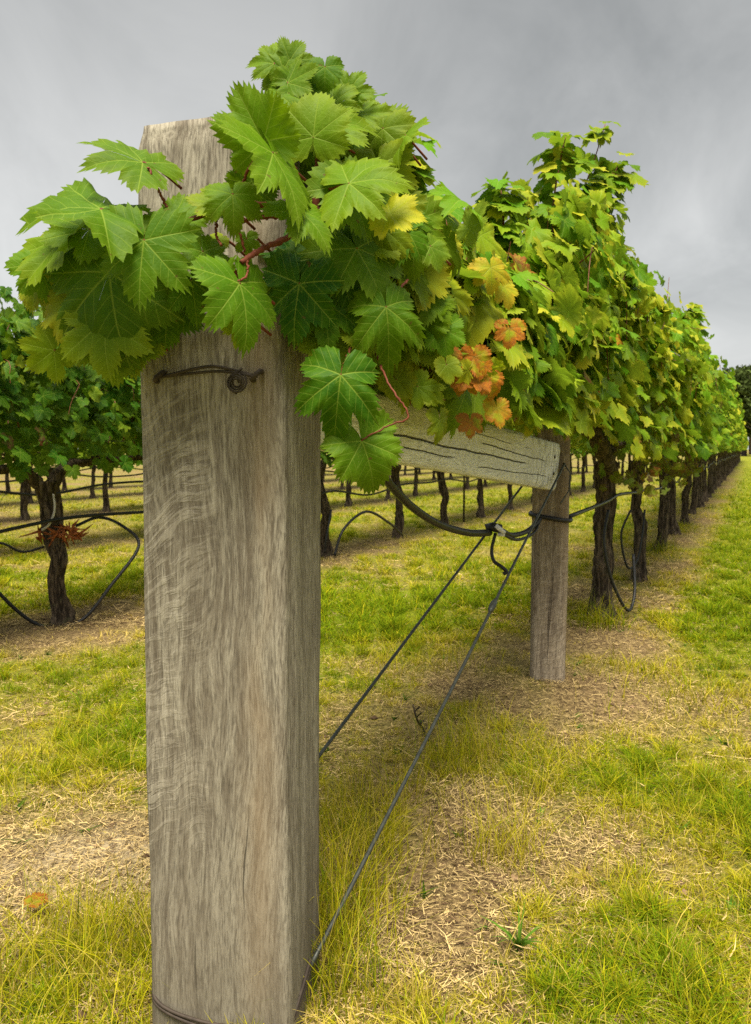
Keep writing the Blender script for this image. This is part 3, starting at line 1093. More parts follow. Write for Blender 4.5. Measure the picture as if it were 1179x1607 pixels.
heroes = [
    ((226, 377), 1.085, .104, (-.10, -1, .15), (.02, .25, 1), (.18, .45, 0)),
    ((172, 428), 1.16, .150, (.10, -1, .20), (-.15, .25, 1), (.16, .35, .05)),
    ((158, 328), 1.10, .125, (-1, .12, .15), (-.1, .85, .55), (.20, .45, 0)),
    ((224, 255), 1.14, .105, (-.9, .50, .1), (.2, .75, .6), (.28, .45, 0)),
    ((100, 372), 1.20, .105, (-.5, -.75, .2), (-.3, .7, .7), (.42, .75, 0)),
    ((92, 425), 1.24, .105, (-.25, -1, -.1), (-.4, .3, 1), (.62, .9, 0)),
    ((180, 520), 1.19, .09, (.05, -1, .2), (.1, .2, 1), (.40, .8, 0)),
    ((235, 455), 1.20, .095, (.1, -1, .1), (.4, .2, .9), (.22, .3, 0)),
    ((414, 222), 1.12, .092, (-.42, .75, .30), (-.35, .45, .8), (.25, .85, 0)),
    ((428, 240), 1.10, .118, (.60, -1, .15), (.75, .50, .45), (.28, .85, 0)),
    ((470, 330), 1.13, .080, (.65, -.6, .2), (.2, .8, .6), (.26, .7, 0)),
    ((492, 215), 1.20, .078, (.1, 1, .1), (-.1, .5, 1), (.45, .85, 0)),
    ((515, 200), 1.24, .085, (.9, .35, 0), (.2, .6, .8), (.40, .8, 0)),
    ((548, 288), 1.16, .098, (.75, .10, .2), (.15, .55, .85), (.40, .9, 0)),
    ((548, 292), 1.20, .095, (.45, -1, .1), (.3, .3, .9), (.25, .55, 0)),
    ((345, 322), 1.12, .055, (-.75, .15, .1), (-.1, .6, .8), (.55, .8, .05)),
    ((365, 305), 1.10, .055, (.1, -.9, .3), (.2, .4, .9), (.30, .55, 0)),
    ((398, 290), 1.17, .065, (.3, .7, .1), (.3, .5, .8), (.1, .1, 0)),
    ((376, 445), 1.08, .100, (.35, -1, .20), (.70, .30, .65), (.15, .5, 0)),
    ((352, 432), 1.11, .062, (-.15, -1, .2), (-.65, .4, .6), (.22, .6, 0)),
    ((372, 498), 1.11, .050, (.02, -1, 0), (.9, .1, .35), (.9, .9, 0)),
    ((535, 588), 1.14, .105, (-.12, -1, .25), (.05, .32, 1), (.06, .12, 0)),
    ((568, 692), 1.18, .085, (.40, -1, .15), (.2, .3, .95), (.22, .45, 0)),
    ((540, 690), 1.20, .045, (-.6, -.2, .1), (.0, .4, .9), (.25, .4, 0)),
    ((606, 482), 1.20, .100, (.15, -1, .25), (.10, .40, 1), (.18, .4, 0)),
    ((470, 445), 1.19, .105, (-.15, -1, .1), (-.2, .2, 1), (.04, .0, 0)),  # this leaf and the next two: shadow put into a dark tint
    ((520, 400), 1.22, .10, (.5, -1, .1), (.2, .3, .9), (.08, .1, 0)),
    ((480, 400), 1.24, .11, (.1, -1, .1), (.3, .2, .9), (.02, .0, 0)),
    ((505, 470), 1.22, .095, (.2, -1, .2), (.3, .3, .9), (.12, .3, 0)),
    ((560, 390), 1.22, .11, (.5, -.9, .2), (.2, .6, .8), (.24, .5, 0)),
    ((640, 350), 1.34, .11, (.2, -1, .2), (.2, .6, .8), (.34, .7, 0)),
    ((430, 100), 1.26, .05, (-.8, .2, .1), (-.2, .3, 1), (.35, .6, 0)),
    ((455, 95), 1.26, .045, (.5, .8, .1), (.2, .3, 1), (.3, .4, 0)),
    ((545, 150), 1.29, .055, (.5, .8, .1), (.1, .4, .9), (.3, .5, 0)),
    ((560, 180), 1.30, .065, (.9, .1, .1), (.1, .6, .8), (.4, .6, 0)),
    ((165, 505), 1.17, .095, (.05, -1, .2), (-.1, .2, 1), (.5, .8, 0)),
    ((110, 470), 1.20, .085, (-.15, -1, .1), (-.3, .3, .9), (.9, .9, .1)),
    ((205, 525), 1.19, .07, (.1, -1, .1), (.2, .2, 1), (.6, .8, 0)),
    ((60, 440), 1.24, .06, (-.3, -1, .1), (-.3, .4, .9), (.7, .9, .1)),
    ((70, 400), 1.25, .08, (-.5, -.9, 0), (-.3, .4, .8), (.7, .9, .1)),
    ((445, 110), 1.26, .060, (-.3, .9, .1), (-.2, .3, 1), (.35, .7, 0)),
    ((452, 130), 1.25, .060, (.8, .35, .2), (.3, .5, .9), (.3, .5, 0)),
    ((440, 150), 1.24, .072, (-.7, -.35, .2), (-.3, .5, .9), (.35, .6, 0)),
    ((470, 128), 1.26, .062, (.3, -.8, .2), (.2, .3, .9), (.25, .4, 0)),
    ((520, 165), 1.28, .062, (.7, .6, .1), (.1, .5, .9), (.4, .7, 0)),
    ((590, 230), 1.36, .095, (.4, .6, .1), (.1, .6, .8), (.35, .6, 0)),
    ((270, 345), 1.14, .065, (.7, -.5, .2), (.3, .4, .9), (.25, .6, 0)),
    ((300, 440), 1.15, .070, (.2, -1, .1), (.3, .2, .9), (.1, .2, 0)),
    ((318, 395), 1.13, .06, (.3, -.9, .2), (.4, .4, .8), (.22, .5, 0)),
    ((140, 360), 1.18, .095, (-.8, .3, .1), (-.2, .6, .8), (.3, .7, 0)),
    ((265, 470), 1.19, .08, (-.1, -1, .1), (.2, .1, .9), (.1, .2, 0)),
]
stalks = []
rgh = np.random.default_rng(9)
for (x0, x1, y0, y1, d0, d1, n, sz0) in ((470, 640, 170, 360, 1.25, 1.42, 26, .062), (470, 680, 340, 560, 1.22, 1.42, 26, .060), (60, 230, 370, 560, 1.15, 1.26, 9, .055),
                                         (410, 540, 100, 210, 1.25, 1.34, 14, .046), (600, 720, 420, 620, 1.4, 1.6, 20, .056), (260, 420, 300, 420, 1.13, 1.18, 3, .035)):
    for k in range(n):
        rx, ry = rgh.normal(0, .4), abs(rgh.normal(.4, .3))
        heroes.append(((rgh.uniform(x0, x1), rgh.uniform(y0, y1)), rgh.uniform(d0, d1), sz0 * rgh.uniform(.7, 1.35), (rgh.normal(.1, .6), -.8 + rgh.normal(0, .5), .15),
                       (rx, ry, .9), (rgh.uniform(.1, .75), rgh.uniform(.1, .95), 0)))
for (px, py), dep, sz, tip, nor, tint in heroes:
    P = at(px, py, dep)
    HL.add(HERO, P, wv(tip[0], tip[1], tip[2]), wv(*nor), sz * .89, (tint[0] * .55, tint[1] * .55, tint[2]))
    back = wv(-.35 * tip[0] + .25, -.35 * tip[1] * .5 + .1, -1.0)
    q = spline([P, P + norm(back) * .03, P + norm(wv(.5, -.2, -.8)) * .075], 6)
    stalks.append(tube(q, np.linspace(.0016, .0022, 6), 6))


def world_to_vine(V):
    """world points into the local frame of the first vine"""
    D = np.asarray(V) - np.array(vine1.location)
    return np.stack((D @ RD, D @ RN, D[:, 2]), -1)


for arr in HL.V:
    arr[:] = world_to_vine(arr)
# merge the three leaf sets into one foliage mesh
for src in (LB, HL):
    LA.V += src.V
    LA.UV += src.UV
    LA.A += src.A
    LA.T += [t + LA.off for t in src.T]
    LA.off += src.off
link('foliage', LA.mesh('foliage'), vine1)
link('canes', mesh_tris('canes', *cane_mesh(cA + cB), mats=[M_CANE]), vine1)
nc = []
rgs0 = np.random.default_rng(2)
for pts, r0, r1 in (
        ([(500, 335, 1.26), (452, 372, 1.19), (410, 392, 1.13), (378, 412, 1.10)], .0062, .0045),
        ([(500, 330, 1.24), (440, 325, 1.17), (390, 318, 1.14), (350, 325, 1.13), (300, 345, 1.13), (240, 365, 1.15), (180, 400, 1.18)], .0062, .0035),
        ([(450, 340, 1.18), (400, 342, 1.14), (372, 352, 1.13)], .004, .003),
        ([(495, 350, 1.24), (497, 270, 1.24), (500, 215, 1.25), (470, 160, 1.26), (450, 110, 1.27), (445, 85, 1.27)], .0065, .002),
        ([(262, 326, 1.14), (245, 290, 1.13), (233, 262, 1.13)], .0026, .0022),
        ([(205, 385, 1.14), (185, 350, 1.11), (158, 328, 1.10)], .0024, .002),
        ([(378, 305, 1.14), (388, 270, 1.12), (404, 246, 1.11)], .0028, .0024),
        ([(385, 395, 1.12), (375, 360, 1.11), (370, 345, 1.12)], .0022, .002),
        ([(340, 345, 1.13), (340, 370, 1.12), (348, 385, 1.11)], .0022, .002),
        ([(388, 410, 1.10), (388, 432, 1.09), (372, 442, 1.08)], .002, .0018),
        ([(500, 300, 1.22), (525, 295, 1.18), (548, 288, 1.165)], .003, .0025),
        ([(590, 555, 1.25), (612, 605, 1.20), (641, 652, 1.19), (610, 668, 1.19), (568, 690, 1.18)], .0022, .0015),
        ([(560, 520, 1.3), (545, 560, 1.2), (535, 588, 1.145)], .0025, .002),
        ([(606, 482, 1.205), (630, 450, 1.23), (640, 440, 1.27)], .0025, .002)):
    q = spline([at(*p) for p in pts], 10 * len(pts))
    rad = np.linspace(r0, r1, len(q)) * .78 * (1 + .35 * (np.arange(len(q)) % 12 == 5) + rgs0.normal(0, .05, len(q)))
    V, T = tube(q + rgs0.normal(0, .0006, q.shape), rad, 9)
    link('red_cane', mesh_tris('red_cane', world_to_vine(V), T, mats=[M_PETIOLE]), vine1)
for V, T in stalks:
    link('leaf_stalk', mesh_tris('leaf_stalk', world_to_vine(V), T, mats=[M_PETIOLE]), vine1)
# leaves turned by autumn: orange ones near the middle of the rail
OL = Leaves()
for (px, py), dep, sz, tip, nor, tint in (
        ((738, 662), 1.95, .055, (.05, -1, .1), (.3, .2, .9), (.5, .5, 1.0)), ((745, 560), 1.9, .075, (.2, -1, .1), (.1, .4, .9), (.9, .8, 1.0)),
        ((730, 590), 1.92, .065, (-.4, -.9, .1), (-.2, .4, .9), (.9, .8, .9)), ((765, 590), 1.96, .07, (.5, -.8, .1), (.3, .3, .9), (1, .9, .8)),
        ((770, 420), 2.05, .085, (.2, -1, .2), (.2, .5, .8), (1, 1, .6)), ((790, 450), 2.1, .075, (.4, -.8, .2), (.3, .5, .8), (1, 1, .5)),
        ((705, 385), 1.9, .07, (.2, -1, .2), (.2, .5, .8), (1, .9, .1)), ((800, 515), 2.1, .07, (.0, -1, .2), (.1, .4, .9), (.9, .9, .9)),
        ((780, 640), 2.0, .07, (.2, -1, .2), (.1, .4, .9), (.9, .9, .6)), ((690, 660), 1.85, .075, (.05, -1, .0), (.75, .2, .6), (.4, .3, .1)),
        ((975, 458), 4.0, .08, (.1, -1, .1), (.2, .4, .9), (1, 1, .5)), ((985, 470), 4.05, .09, (.3, -1, .1), (.4, .4, .9), (1, 1, .2)), ((905, 365), 3.3, .10, (.1, -1, .1), (.2, .4, .9), (.95, 1, 0)),
        ((920, 385), 3.35, .09, (.3, -1, .1), (.2, .4, .9), (.95, 1, 0))):
    far = dep > 2.5
    OL.add(HERO, at(px, py, dep if far else dep * .79), wv(*tip), wv(*nor), sz * (1 if far else .62), (tint[0], tint[1], tint[2] * (.45 if py < 500 else 1)))
rgo = np.random.default_rng(31)
for k in range(11):
    q = rgo.uniform(0, 1)
    OL.add(HERO, at(rgo.normal(745, 24), rgo.normal(580, 26), rgo.uniform(1.46, 1.56)), wv(rgo.normal(0, .6), -.7 + rgo.normal(0, .5), .2), wv(rgo.normal(0, .5), rgo.normal(.3, .4), .8), rgo.uniform(.018, .034), (rgo.uniform(.5, 1), rgo.uniform(.5, 1), q > .35))
for arr in OL.V:
    arr[:] = world_to_vine(arr)
link('autumn_leaves', OL.mesh('autumn_leaves'), vine1)
DL = Leaves()
rgd = np.random.default_rng(15)
for k in range(420):
    sx = rgd.uniform(4.2, 9.5)
    DL.add(MIDL, rowp(sx, ROW0 - rgd.uniform(.0, .36), rgd.uniform(.76, 1.28)), norm(rgd.normal(0, 1, 3)) + np.array((0, 0, -.9)), rgd.normal(0, 1, 3) + np.array((.6, -.9, 0)), rgd.uniform(.025, .05), (rgd.uniform(.1, .6), rgd.uniform(0, .42), rgd.uniform(.5, 1)))
for arr in DL.V:
    arr[:] = world_to_vine(arr)
link('withered_leaves', DL.mesh('withered_leaves'), vine1)
# the tall shoot standing up over the far post
rgs = np.random.default_rng(77)
for pts in ([(890, 480, 3.4), (900, 400, 3.42), (905, 330, 3.45), (930, 260, 3.48), (950, 195, 3.5)], [(905, 330, 3.45), (950, 300, 3.5), (970, 260, 3.52)],
            [(870, 430, 3.3), (868, 330, 3.3), (880, 250, 3.32), (888, 215, 3.33)], [(790, 420, 2.9), (790, 340, 2.92), (785, 285, 2.95)], [(950, 470, 4.3), (958, 430, 4.32), (962, 400, 4.33)],
            [(1075, 540, 6.0), (1080, 500, 6.02), (1088, 480, 6.05)], [(640, 330, 1.75), (620, 270, 1.74), (605, 225, 1.74)]):
    q = spline([at(*p) for p in pts], 30)
    SL = Leaves()
    m = 44
    for k in range(m):
        f = (k + .5) / m
        c = q[int(f * 29)]
        d = norm(rgs.normal(0, 1, 3) * np.array((1, 1, .7)))
        SL.add(MIDL, c + d * rgs.uniform(.02, .11), d * np.array((1, 1, .4)) + np.array((0, 0, -.5)), d + np.array((.1, -.5, .6)), .086 * (1.15 - .45 * f) * rgs.uniform(.7, 1.2), tints(1, .35, .02)[0])
    for arr in SL.V:
        arr[:] = world_to_vine(arr)
    so = link('upright_shoot', SL.mesh('upright_shoot'), vine1)
    V, T = tube(q, np.linspace(.005, .002, 30), 6)
    link('cane', mesh_tris('cane', world_to_vine(V), T, mats=[M_CANE]), so)

# --- the rest of the nearest row and the rows behind
near_kw = dict(temps=MIDL, lod=1, yellow=.30, brown=.008, size=.066, n_shoots=36, fill=700, top=1.98, wide=.5)
NEARV = [make_vine(600 + k, **dict(near_kw)) for k in range(3)]
FARV = [make_vine(700 + k, temps=LOWL, lod=2, yellow=.32, brown=.008, size=.078, n_shoots=28, fill=420, top=1.98, wide=.5, arm=.84, r=.048) for k in range(4)]
BACKV = [make_vine(800 + k, temps=MIDL, lod=1, yellow=.08, brown=.006, size=.058, n_shoots=36, fill=900, top=1.88, wide=.45, dark=.05, r=.046, h=.82, low=.88) for k in range(2)]  # dark: shade of the left row's canopy put into its leaf colour
BACKF = [make_vine(900 + k, temps=LOWL, lod=2, yellow=.16, brown=.006, size=.092, n_shoots=22, fill=260, top=1.90, wide=.45, dark=.3, r=.042, h=.82, low=.88, arm=.84) for k in range(3)]  # canopy shade also painted into these leaves, less strongly
rv = random.Random(3)
svals = [6.31, 8.05, 9.75]
while svals[-1] < 74:
    svals.append(svals[-1] + 1.65 + rv.uniform(-.08, .08))
for k, s in enumerate(svals):
    if k < 5:
        lab = ordn[k + 1] + ' trunk counted from the far post along the nearest vine row'
    else:
        lab = 'distant vine merging into the far green end of the nearest row'
    put_vine(NEARV[k % 3] if k < 6 else FARV[k % 4], s, ROW0 + rv.uniform(-.03, .03), lab, GROUP0, turn=bool(rv.getrandbits(1)), full=k < 8, zs=rv.uniform(.98, 1.03))
row1 = [1.75, 3.29, 4.86, 6.43, 8.1, 9.6]
while row1[-1] < 42:
    row1.append(row1[-1] + 1.6 + rv.uniform(-.08, .08))
labs1 = {1: 'dark forked vine on the left with black hose looped round its foot', 3: 'dark vine trunk seen just right of the big near post, under the rail', 4: 'second vine trunk to the right of the near post, under the rail',
         5: 'third vine trunk to the right of the near post, under the rail', 0: 'vine at the left edge of the photo, its trunk out of frame', 2: 'vine of the second row standing behind the big near post'}
for k, s in enumerate(row1):
    lab = labs1.get(k, 'vine further along the second row, seen under the rail by the far post')
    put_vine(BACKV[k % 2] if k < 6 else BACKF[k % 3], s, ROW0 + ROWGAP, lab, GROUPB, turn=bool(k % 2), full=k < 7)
for r in range(2, 6):
    o = ROW0 + ROWGAP * r
    s = .7 * o - 2.0 + rv.uniform(0, 1)
    while s < 30 + 3 * r:
        lab = {2: 'thin dark vine in the third row back', 3: 'small dark vine in the fourth row back', 4: 'small vine in the fifth row back', 5: 'tiny vine in the last row against the field'}[r]
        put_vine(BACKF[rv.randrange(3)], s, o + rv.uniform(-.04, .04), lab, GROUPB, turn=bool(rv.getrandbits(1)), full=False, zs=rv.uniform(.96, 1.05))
        s += 1.6 + rv.uniform(-.1, .1)


# ------------------------------------------------------------------ posts and rail
def post_loft(cx, cy, rot, wx, wy, ztop_fn, seed, rc=.03, per=96, nz=150, z0=-.12, flare=0.0, amp=.004):
    """square post with rounded corners; local x across, y depth. ztop_fn(x,y) -> height"""
    rg = np.random.default_rng(seed)
    # rounded rectangle outline
    pts = []
    for (sx, sy), a0 in (((1, -1), -90), ((1, 1), 0), ((-1, 1), 90), ((-1, -1), 180)):
        for a in np.linspace(a0, a0 + 90, per // 16):
            pts.append((sx * (wx / 2 - rc) + rc * math.cos(math.radians(a)), sy * (wy / 2 - rc) + rc * math.sin(math.radians(a))))
    pts.append(pts[0])
    pts = np.array(pts)
    d = np.r_[0, np.cumsum(np.hypot(*np.diff(pts, axis=0).T))]
    u = np.linspace(0, d[-1], per, endpoint=False)
    ox, oy = np.interp(u, d, pts[:, 0]), np.interp(u, d, pts[:, 1])
    t = np.linspace(0, 1, nz)
    Zt = np.array([ztop_fn(a, b) for a, b in zip(ox, oy)])
    Z = z0 + (Zt - z0)[None] * t[:, None]
    taper = 1 + flare * (Z - .9)
    nn = fbm(u[None] * 34 + 0 * Z, Z * 2.2 + 0 * u[None], seed, 4) - .5
    n2 = fbm(u[None] * 10, Z * 1.2, seed + 5, 2) - .5
    edge = smooth(.04, 0, (Zt[None] - Z)) * .006
    sc = 1 + (amp * 2 * nn + amp * 3 * n2 - edge) / (wx * .5)
    Xl = ox[None] * taper * sc
    Yl = oy[None] * taper * sc
    V = np.stack((Xl, Yl, Z), -1).reshape(-1, 3)
    i, j = np.meshgrid(np.arange(nz - 1), np.arange(per), indexing='ij')
    a = i * per + j
    b = i * per + (j + 1) % per
    T = np.concatenate((np.stack((a, b, b + per), -1).reshape(-1, 3), np.stack((a, b + per, a + per), -1).reshape(-1, 3)))
    # top
    top0 = (nz - 1) * per
    rings = [top0 + np.arange(per)]
    for q in (.9, .6, .3):
        ring = V[top0:top0 + per].copy()
        ring[:, :2] *= q
        ring[:, 2] = [ztop_fn(a, b) for a, b in ring[:, :2]]
        ring[:, 2] += .004 * (rg.uniform(0, 1, per) - .5)
        rings.append(len(V) + np.arange(per))
        V = np.vstack((V, ring))
    for A, B in zip(rings[:-1], rings[1:]):
        T = np.vstack((T, np.stack((A, np.roll(A, -1), np.roll(B, -1)), -1), np.stack((A, np.roll(B, -1), B), -1)))
    V = np.vstack((V, [[0, 0, ztop_fn(0, 0)]]))
    B = rings[-1]
    T = np.vstack((T, np.stack((B, np.roll(B, -1), np.full(per, len(V) - 1)), -1)))
    return V, T


NP_ROT = -math.radians(10.3)
fl = at(221, 900, 1.275)                       # front left edge of the near post
ex = np.array((math.cos(NP_ROT), math.sin(NP_ROT)))
ey = np.array((-math.sin(NP_ROT), math.cos(NP_ROT)))
NW, ND = .242, .24
nc_ = fl[:2] + ex * NW / 2 + ey * ND / 2
def near_top(x, y):
    return 1.508 + .06 * x - .02 * y
V, T = post_loft(0, 0, 0, NW, ND, near_top, 21, rc=.013, flare=-.022)
near_post = link('strainer_post', mesh_tris('strainer_post', V, T, mats=[M_POST]), loc=(nc_[0] - .002, nc_[1], 0), rotz=NP_ROT)
near_post.rotation_euler.y = math.radians(.4)
tag(near_post, 'big weathered grey timber post in the foreground, topped by vine leaves', 'post', 'timber end posts')

fb = at(867, 1000, 3.25)
FP_ROT = -math.radians(14)
V, T = post_loft(0, 0, 0, .148, .15, lambda x, y: 1.74 + .05 * x, 33, rc=.03, per=64, nz=110, amp=.003)
far_post = link('strainer_post', mesh_tris('strainer_post', V, T, mats=[M_POST2]), loc=(fb[0], fb[1] + .075, 0), rotz=FP_ROT)
tag(far_post, 'smaller grey timber post at the far end of the rail, standing in straw', 'post', 'timber end posts')


def rail_obj():
    """rough sawn rail from behind the near post to the front of the far post; slightly thicker towards the far end"""
    a_top, a_bot = at(497, 596, 1.56), at(497, 704, 1.56)
    b_top, b_bot = at(862, 694, 3.20), at(862, 769, 3.20)
    n, m = 120, 40
    t = np.linspace(0, 1, n)
    # step nearer end back so it starts inside the near post's back
    ca, cb = (a_top + a_bot) / 2, (b_top + b_bot) / 2
    ax = norm(cb - ca)
    ca = ca - ax * .06
    L = np.linalg.norm(cb - ca)
    ha, hb = (a_top - a_bot)[2], (b_top - b_bot)[2]
    th = .075
    ang = []
    per = 44
    hh = (ha + (hb - ha) * t)[:, None]
    k = np.linspace(0, 4, per, endpoint=False)
    # rounded rectangle param (superellipse)
    th_ = np.linspace(0, 2 * math.pi, per, endpoint=False)
    e = .35
    cy = np.sign(np.cos(th_)) * np.abs(np.cos(th_)) ** e
    cz = np.sign(np.sin(th_)) * np.abs(np.sin(th_)) ** e
    nn = fbm(t[:, None] * 9, th_[None] * 5, 5, 4) - .5
    n2 = fbm(t[:, None] * 3, th_[None] * 1.2 + 0 * t[:, None], 8, 2) - .5
    Yl = cy[None] * th / 2 * (1 + .10 * nn)
    Zl = cz[None] * hh / 2 * (1 + .10 * n2 + .05 * nn)
    Xl = t[:, None] * L + Zl * float(ax[2] / math.hypot(ax[0], ax[1])) + (.012 * nn * (t[:, None] > .97))
    V = np.stack((Xl, Yl, Zl), -1).reshape(-1, 3)
    i, j = np.meshgrid(np.arange(n - 1), np.arange(per), indexing='ij')
    a = i * per + j
    b = i * per + (j + 1) % per
    T = np.concatenate((np.stack((a, b, b + per), -1).reshape(-1, 3), np.stack((a, b + per, a + per), -1).reshape(-1, 3)))
    c0 = len(V)
    V = np.vstack((V, [[0, 0, 0]], [[L, 0, 0]]))
    j = np.arange(per)
    T = np.vstack((T, np.stack(((j + 1) % per, j, np.full(per, c0)), -1), np.stack((j + (n - 1) * per, (j + 1) % per + (n - 1) * per, np.full(per, c0 + 1)), -1)))
    o = link('timber_rail', mesh_tris('timber_rail', V, T[:, ::-1] if False else T, mats=[M_RAIL]), loc=ca)
    for zz_, xx_ in ((.035, L - .085), (-.03, L - .07)):
        Vn, Tn = tube([(xx_, -th / 2 - .004, zz_), (xx_, -th / 2 + .01, zz_)], .0065, 12)
        link('nail', mesh_tris('nail', Vn, Tn, mats=[M_RUST]), o)
    o.rotation_mode = 'QUATERNION'
    from mathutils import Quaternion
    o.rotation_quaternion = Quaternion(Vector(ax), math.radians(5)) @ Vector(ax).to_track_quat('X', 'Z')
    return o


rail = rail_obj()
tag(rail, 'pale cracked timber rail joining the two posts under the leaves', 'rail')


# ------------------------------------------------------------------ wires, hoses and ties
def wire(label, lines, mat, name='trellis_wire', cat='wire', group=None, seg=8):
    return tag(tube_obj(name, lines, mat, seg=seg), label, cat, group)


def npl(x, y, z):
    """point in the near post's own frame"""
    p = nc_ + ex * x + ey * y
    return np.array((p[0], p[1], z))


# brace wires from the head of the far post to the foot of the near post
e = .004
fr, bl, br, flx = npl(NW / 2 + e, -ND / 2 - e, 0), npl(-NW / 2 - e, ND / 2 + e, 0), npl(NW / 2 + e, ND / 2 + e, 0), npl(-NW / 2 - e, -ND / 2 - e, 0)
wb = .185
A2 = at(886, 728, 3.20)
B2 = npl(NW / 2 + .006, 0, .075)
brace_front = tube_obj('brace_wire', [(spline([A2, A2 * .66 + B2 * .34, A2 * .33 + B2 * .67 - np.array((0, 0, .006)), B2], 60), .0046),
                              ([at(884, 726, 3.2), at(895, 742, 3.2), at(893, 770, 3.21), at(880, 790, 3.12)], .0026)], M_WIRE)
tag(brace_front, 'green grey brace wire with a joint, running down in front of the far post', 'wire', 'brace wires between the posts')
jp = A2 + (B2 - A2) * .47
ax = norm(B2 - A2)
V, T = tube([jp - ax * .035, jp - ax * .02, jp, jp + ax * .02, jp + ax * .035], [.004, .009, .011, .009, .004], 10)
j1 = link('wire_joiner', mesh_tris('wire_joiner', V, T, mats=[M_WIRE]), brace_front)
A1 = at(838, 738, 3.42)
B1 = npl(-NW / 2 - .006, .03, .085)
brace_back = tube_obj('brace_wire', [(spline([A1, A1 * .5 + B1 * .5, B1], 50), .0046)], M_WIRE)
tag(brace_back, 'straight brace wire passing behind the near post, the left of two', 'wire', 'brace wires between the posts')
loop = [B1 + np.array((0, 0, 0)), npl(-NW / 2 - .006, -ND / 2 * .7, .07), npl(-NW / 2 * .85, -ND / 2 - .006, .06), npl(-.02, -ND / 2 - .008, .035), npl(NW / 2 * .7, -ND / 2 - .008, .035), npl(NW / 2 * .98, -ND / 2 * .9, .04), npl(NW / 2 + .006, -ND / 4, .06), B2]
lp2 = [p + np.array((0, 0, .010 + .004 * math.sin(k * 2.1))) for k, p in enumerate(loop)]
wire('rusty wire wrapped twice round the foot of the big near post', [(spline(loop, 70), .0032), (spline(lp2, 70), .003)], M_RUST, 'wire_wrap')

# tie wire and staples on the face of the near post
def face(px, py, lift=.004):
    """pixel -> point on the front face of the near post"""
    xc, yc = (px - W0 / 2) / F0, -(py - H0 / 2) / F0
    d = np.array((xc, math.cos(PITCH) + yc * math.sin(PITCH), -math.sin(PITCH) + yc * math.cos(PITCH)))
    n = np.array((-ey[0], -ey[1], 0))
    z = 1.1
    q = npl(0, -ND / 2 * (1 + .045 * .2) - lift, 0)
    k = np.dot(q - CAM, n) / np.dot(d, n)
    return CAM + d * k


tie = [face(250, 592, .010), face(268, 588, .012), face(300, 580, .016), face(335, 575, .016), face(370, 582, .012), face(404, 591, .010)]
coil = []
cc = face(371, 600, .016)
for k in range(46):
    a_ = k / 45 * 2 * math.pi * 3.2
    r_ = .004 + .013 * k / 45
    coil.append(cc + np.array((math.cos(a_) * r_ * 1.0, -.010 * math.sin(k * .5) * .4, math.sin(a_) * r_)))
tie_o = wire('dark wire tied across the near post face between two staples, with a coil', [(spline(tie, 40), .0026), (spline([face(250, 592, .012), face(300, 586, .012), face(350, 583, .014), face(404, 591, .012)], 40), .0022), (np.array(coil), .0017), (spline([face(380, 578, .012), face(366, 590, .018), face(360, 608, .018), face(372, 618, .016)], 20), .0018)], M_RUST, 'tie_wire')
for px, py in ((253, 592), (404, 590)):
    c = face(px, py, .0)
    pts = [c + np.array((-.006, .012, -.006)), c + np.array((-.006, -.012, -.006)), c + np.array((0, -.017, 0)), c + np.array((.006, -.012, .006)), c + np.array((.006, .012, .006))]
    o = tube_obj('staple', [(spline(pts, 20), .0042)], M_RUST, tie_o)
wire('dark wire higher on the near post, partly under the leaves', [(spline([face(262, 508, .006), face(290, 499, .010), face(330, 493, .010), face(368, 492, .008), face(430, 500, .008)], 40), .0026), (spline([face(262, 502, .006), face(300, 503, .008), face(365, 497, .008)], 30), .0020)], M_RUST, 'tie_wire')

# trellis wires of the nearest row
hts = (1.27, 1.52)
for z in hts:
    a_ = npl(.02, ND / 2, z)
    pts = [a_, rowp(S_FAR, ROW0, z - .02), rowp(12, ROW0, z - .02), rowp(74, ROW0, z - .02)]
    wire('thin ' + ('lower' if z < 1.4 else 'upper') + ' trellis wire running along inside the nearest row', [(np.array(pts), .002)], M_WIRE, group='trellis wires', seg=6)
for sgn in (-1, 1):
    wire('thin foliage wire along the ' + ('right' if sgn < 0 else 'left') + ' face of the nearest row', [(np.array([rowp(S_FAR, ROW0 + sgn * .09, 1.62), rowp(5, ROW0 + sgn * .44, 1.5), rowp(20, ROW0 + sgn * .46, 1.5), rowp(70, ROW0 + sgn * .46, 1.5)]), .0024)], mat_plain('bright_wire', (.42, .42, .4), .4, .5, .5), group='trellis wires', seg=6)

# black hose of the nearest row: from the near post to its end clamp, then on to the far post and along the trunks
hose = [at(560, 690, 1.75), at(612, 760, 2.05), at(650, 798, 2.25), at(690, 823, 2.45), (at(735, 836, 2.7)), at(768, 836, 2.85)]
h1 = tube_obj('drip_hose', [(spline(hose, 60), np.linspace(.011, .013, 60))], M_HOSE)
tag(h1, 'black hose end sagging from the near post to the white clip', 'hose', 'black drip hoses')
clip = bpy.data.objects.new('hose_clip', None)
COL.objects.link(clip)
ck = at(778, 832, 2.86)
clip.location = ck
tag(clip, 'black and white clip joining the sagging hose under the rail', 'clip')
tube_obj('clamp', [([ck + (-.035, 0, .006), ck + (-.012, 0, .012), ck + (.02, 0, .004)], .017)], M_HOSE, clip, seg=14)
tube_obj('white_cap', [(spline([ck + (-.002, -.020, .018), ck + (.012, -.026, .006), ck + (.028, -.022, -.008)], 8), .0085), ([ck + (.005, -.02, -.014), ck + (.03, -.022, -.016)], .006)], M_WHITE, clip, seg=10)
tail = [ck + (0, 0, -.01), at(772, 862, 2.86), at(775, 880, 2.85), at(788, 890, 2.84), at(795, 897, 2.84), at(790, 901, 2.84)]
tube_obj('tail_strap', [(spline(tail, 30), np.linspace(.006, .0075, 30))], M_HOSE, clip)
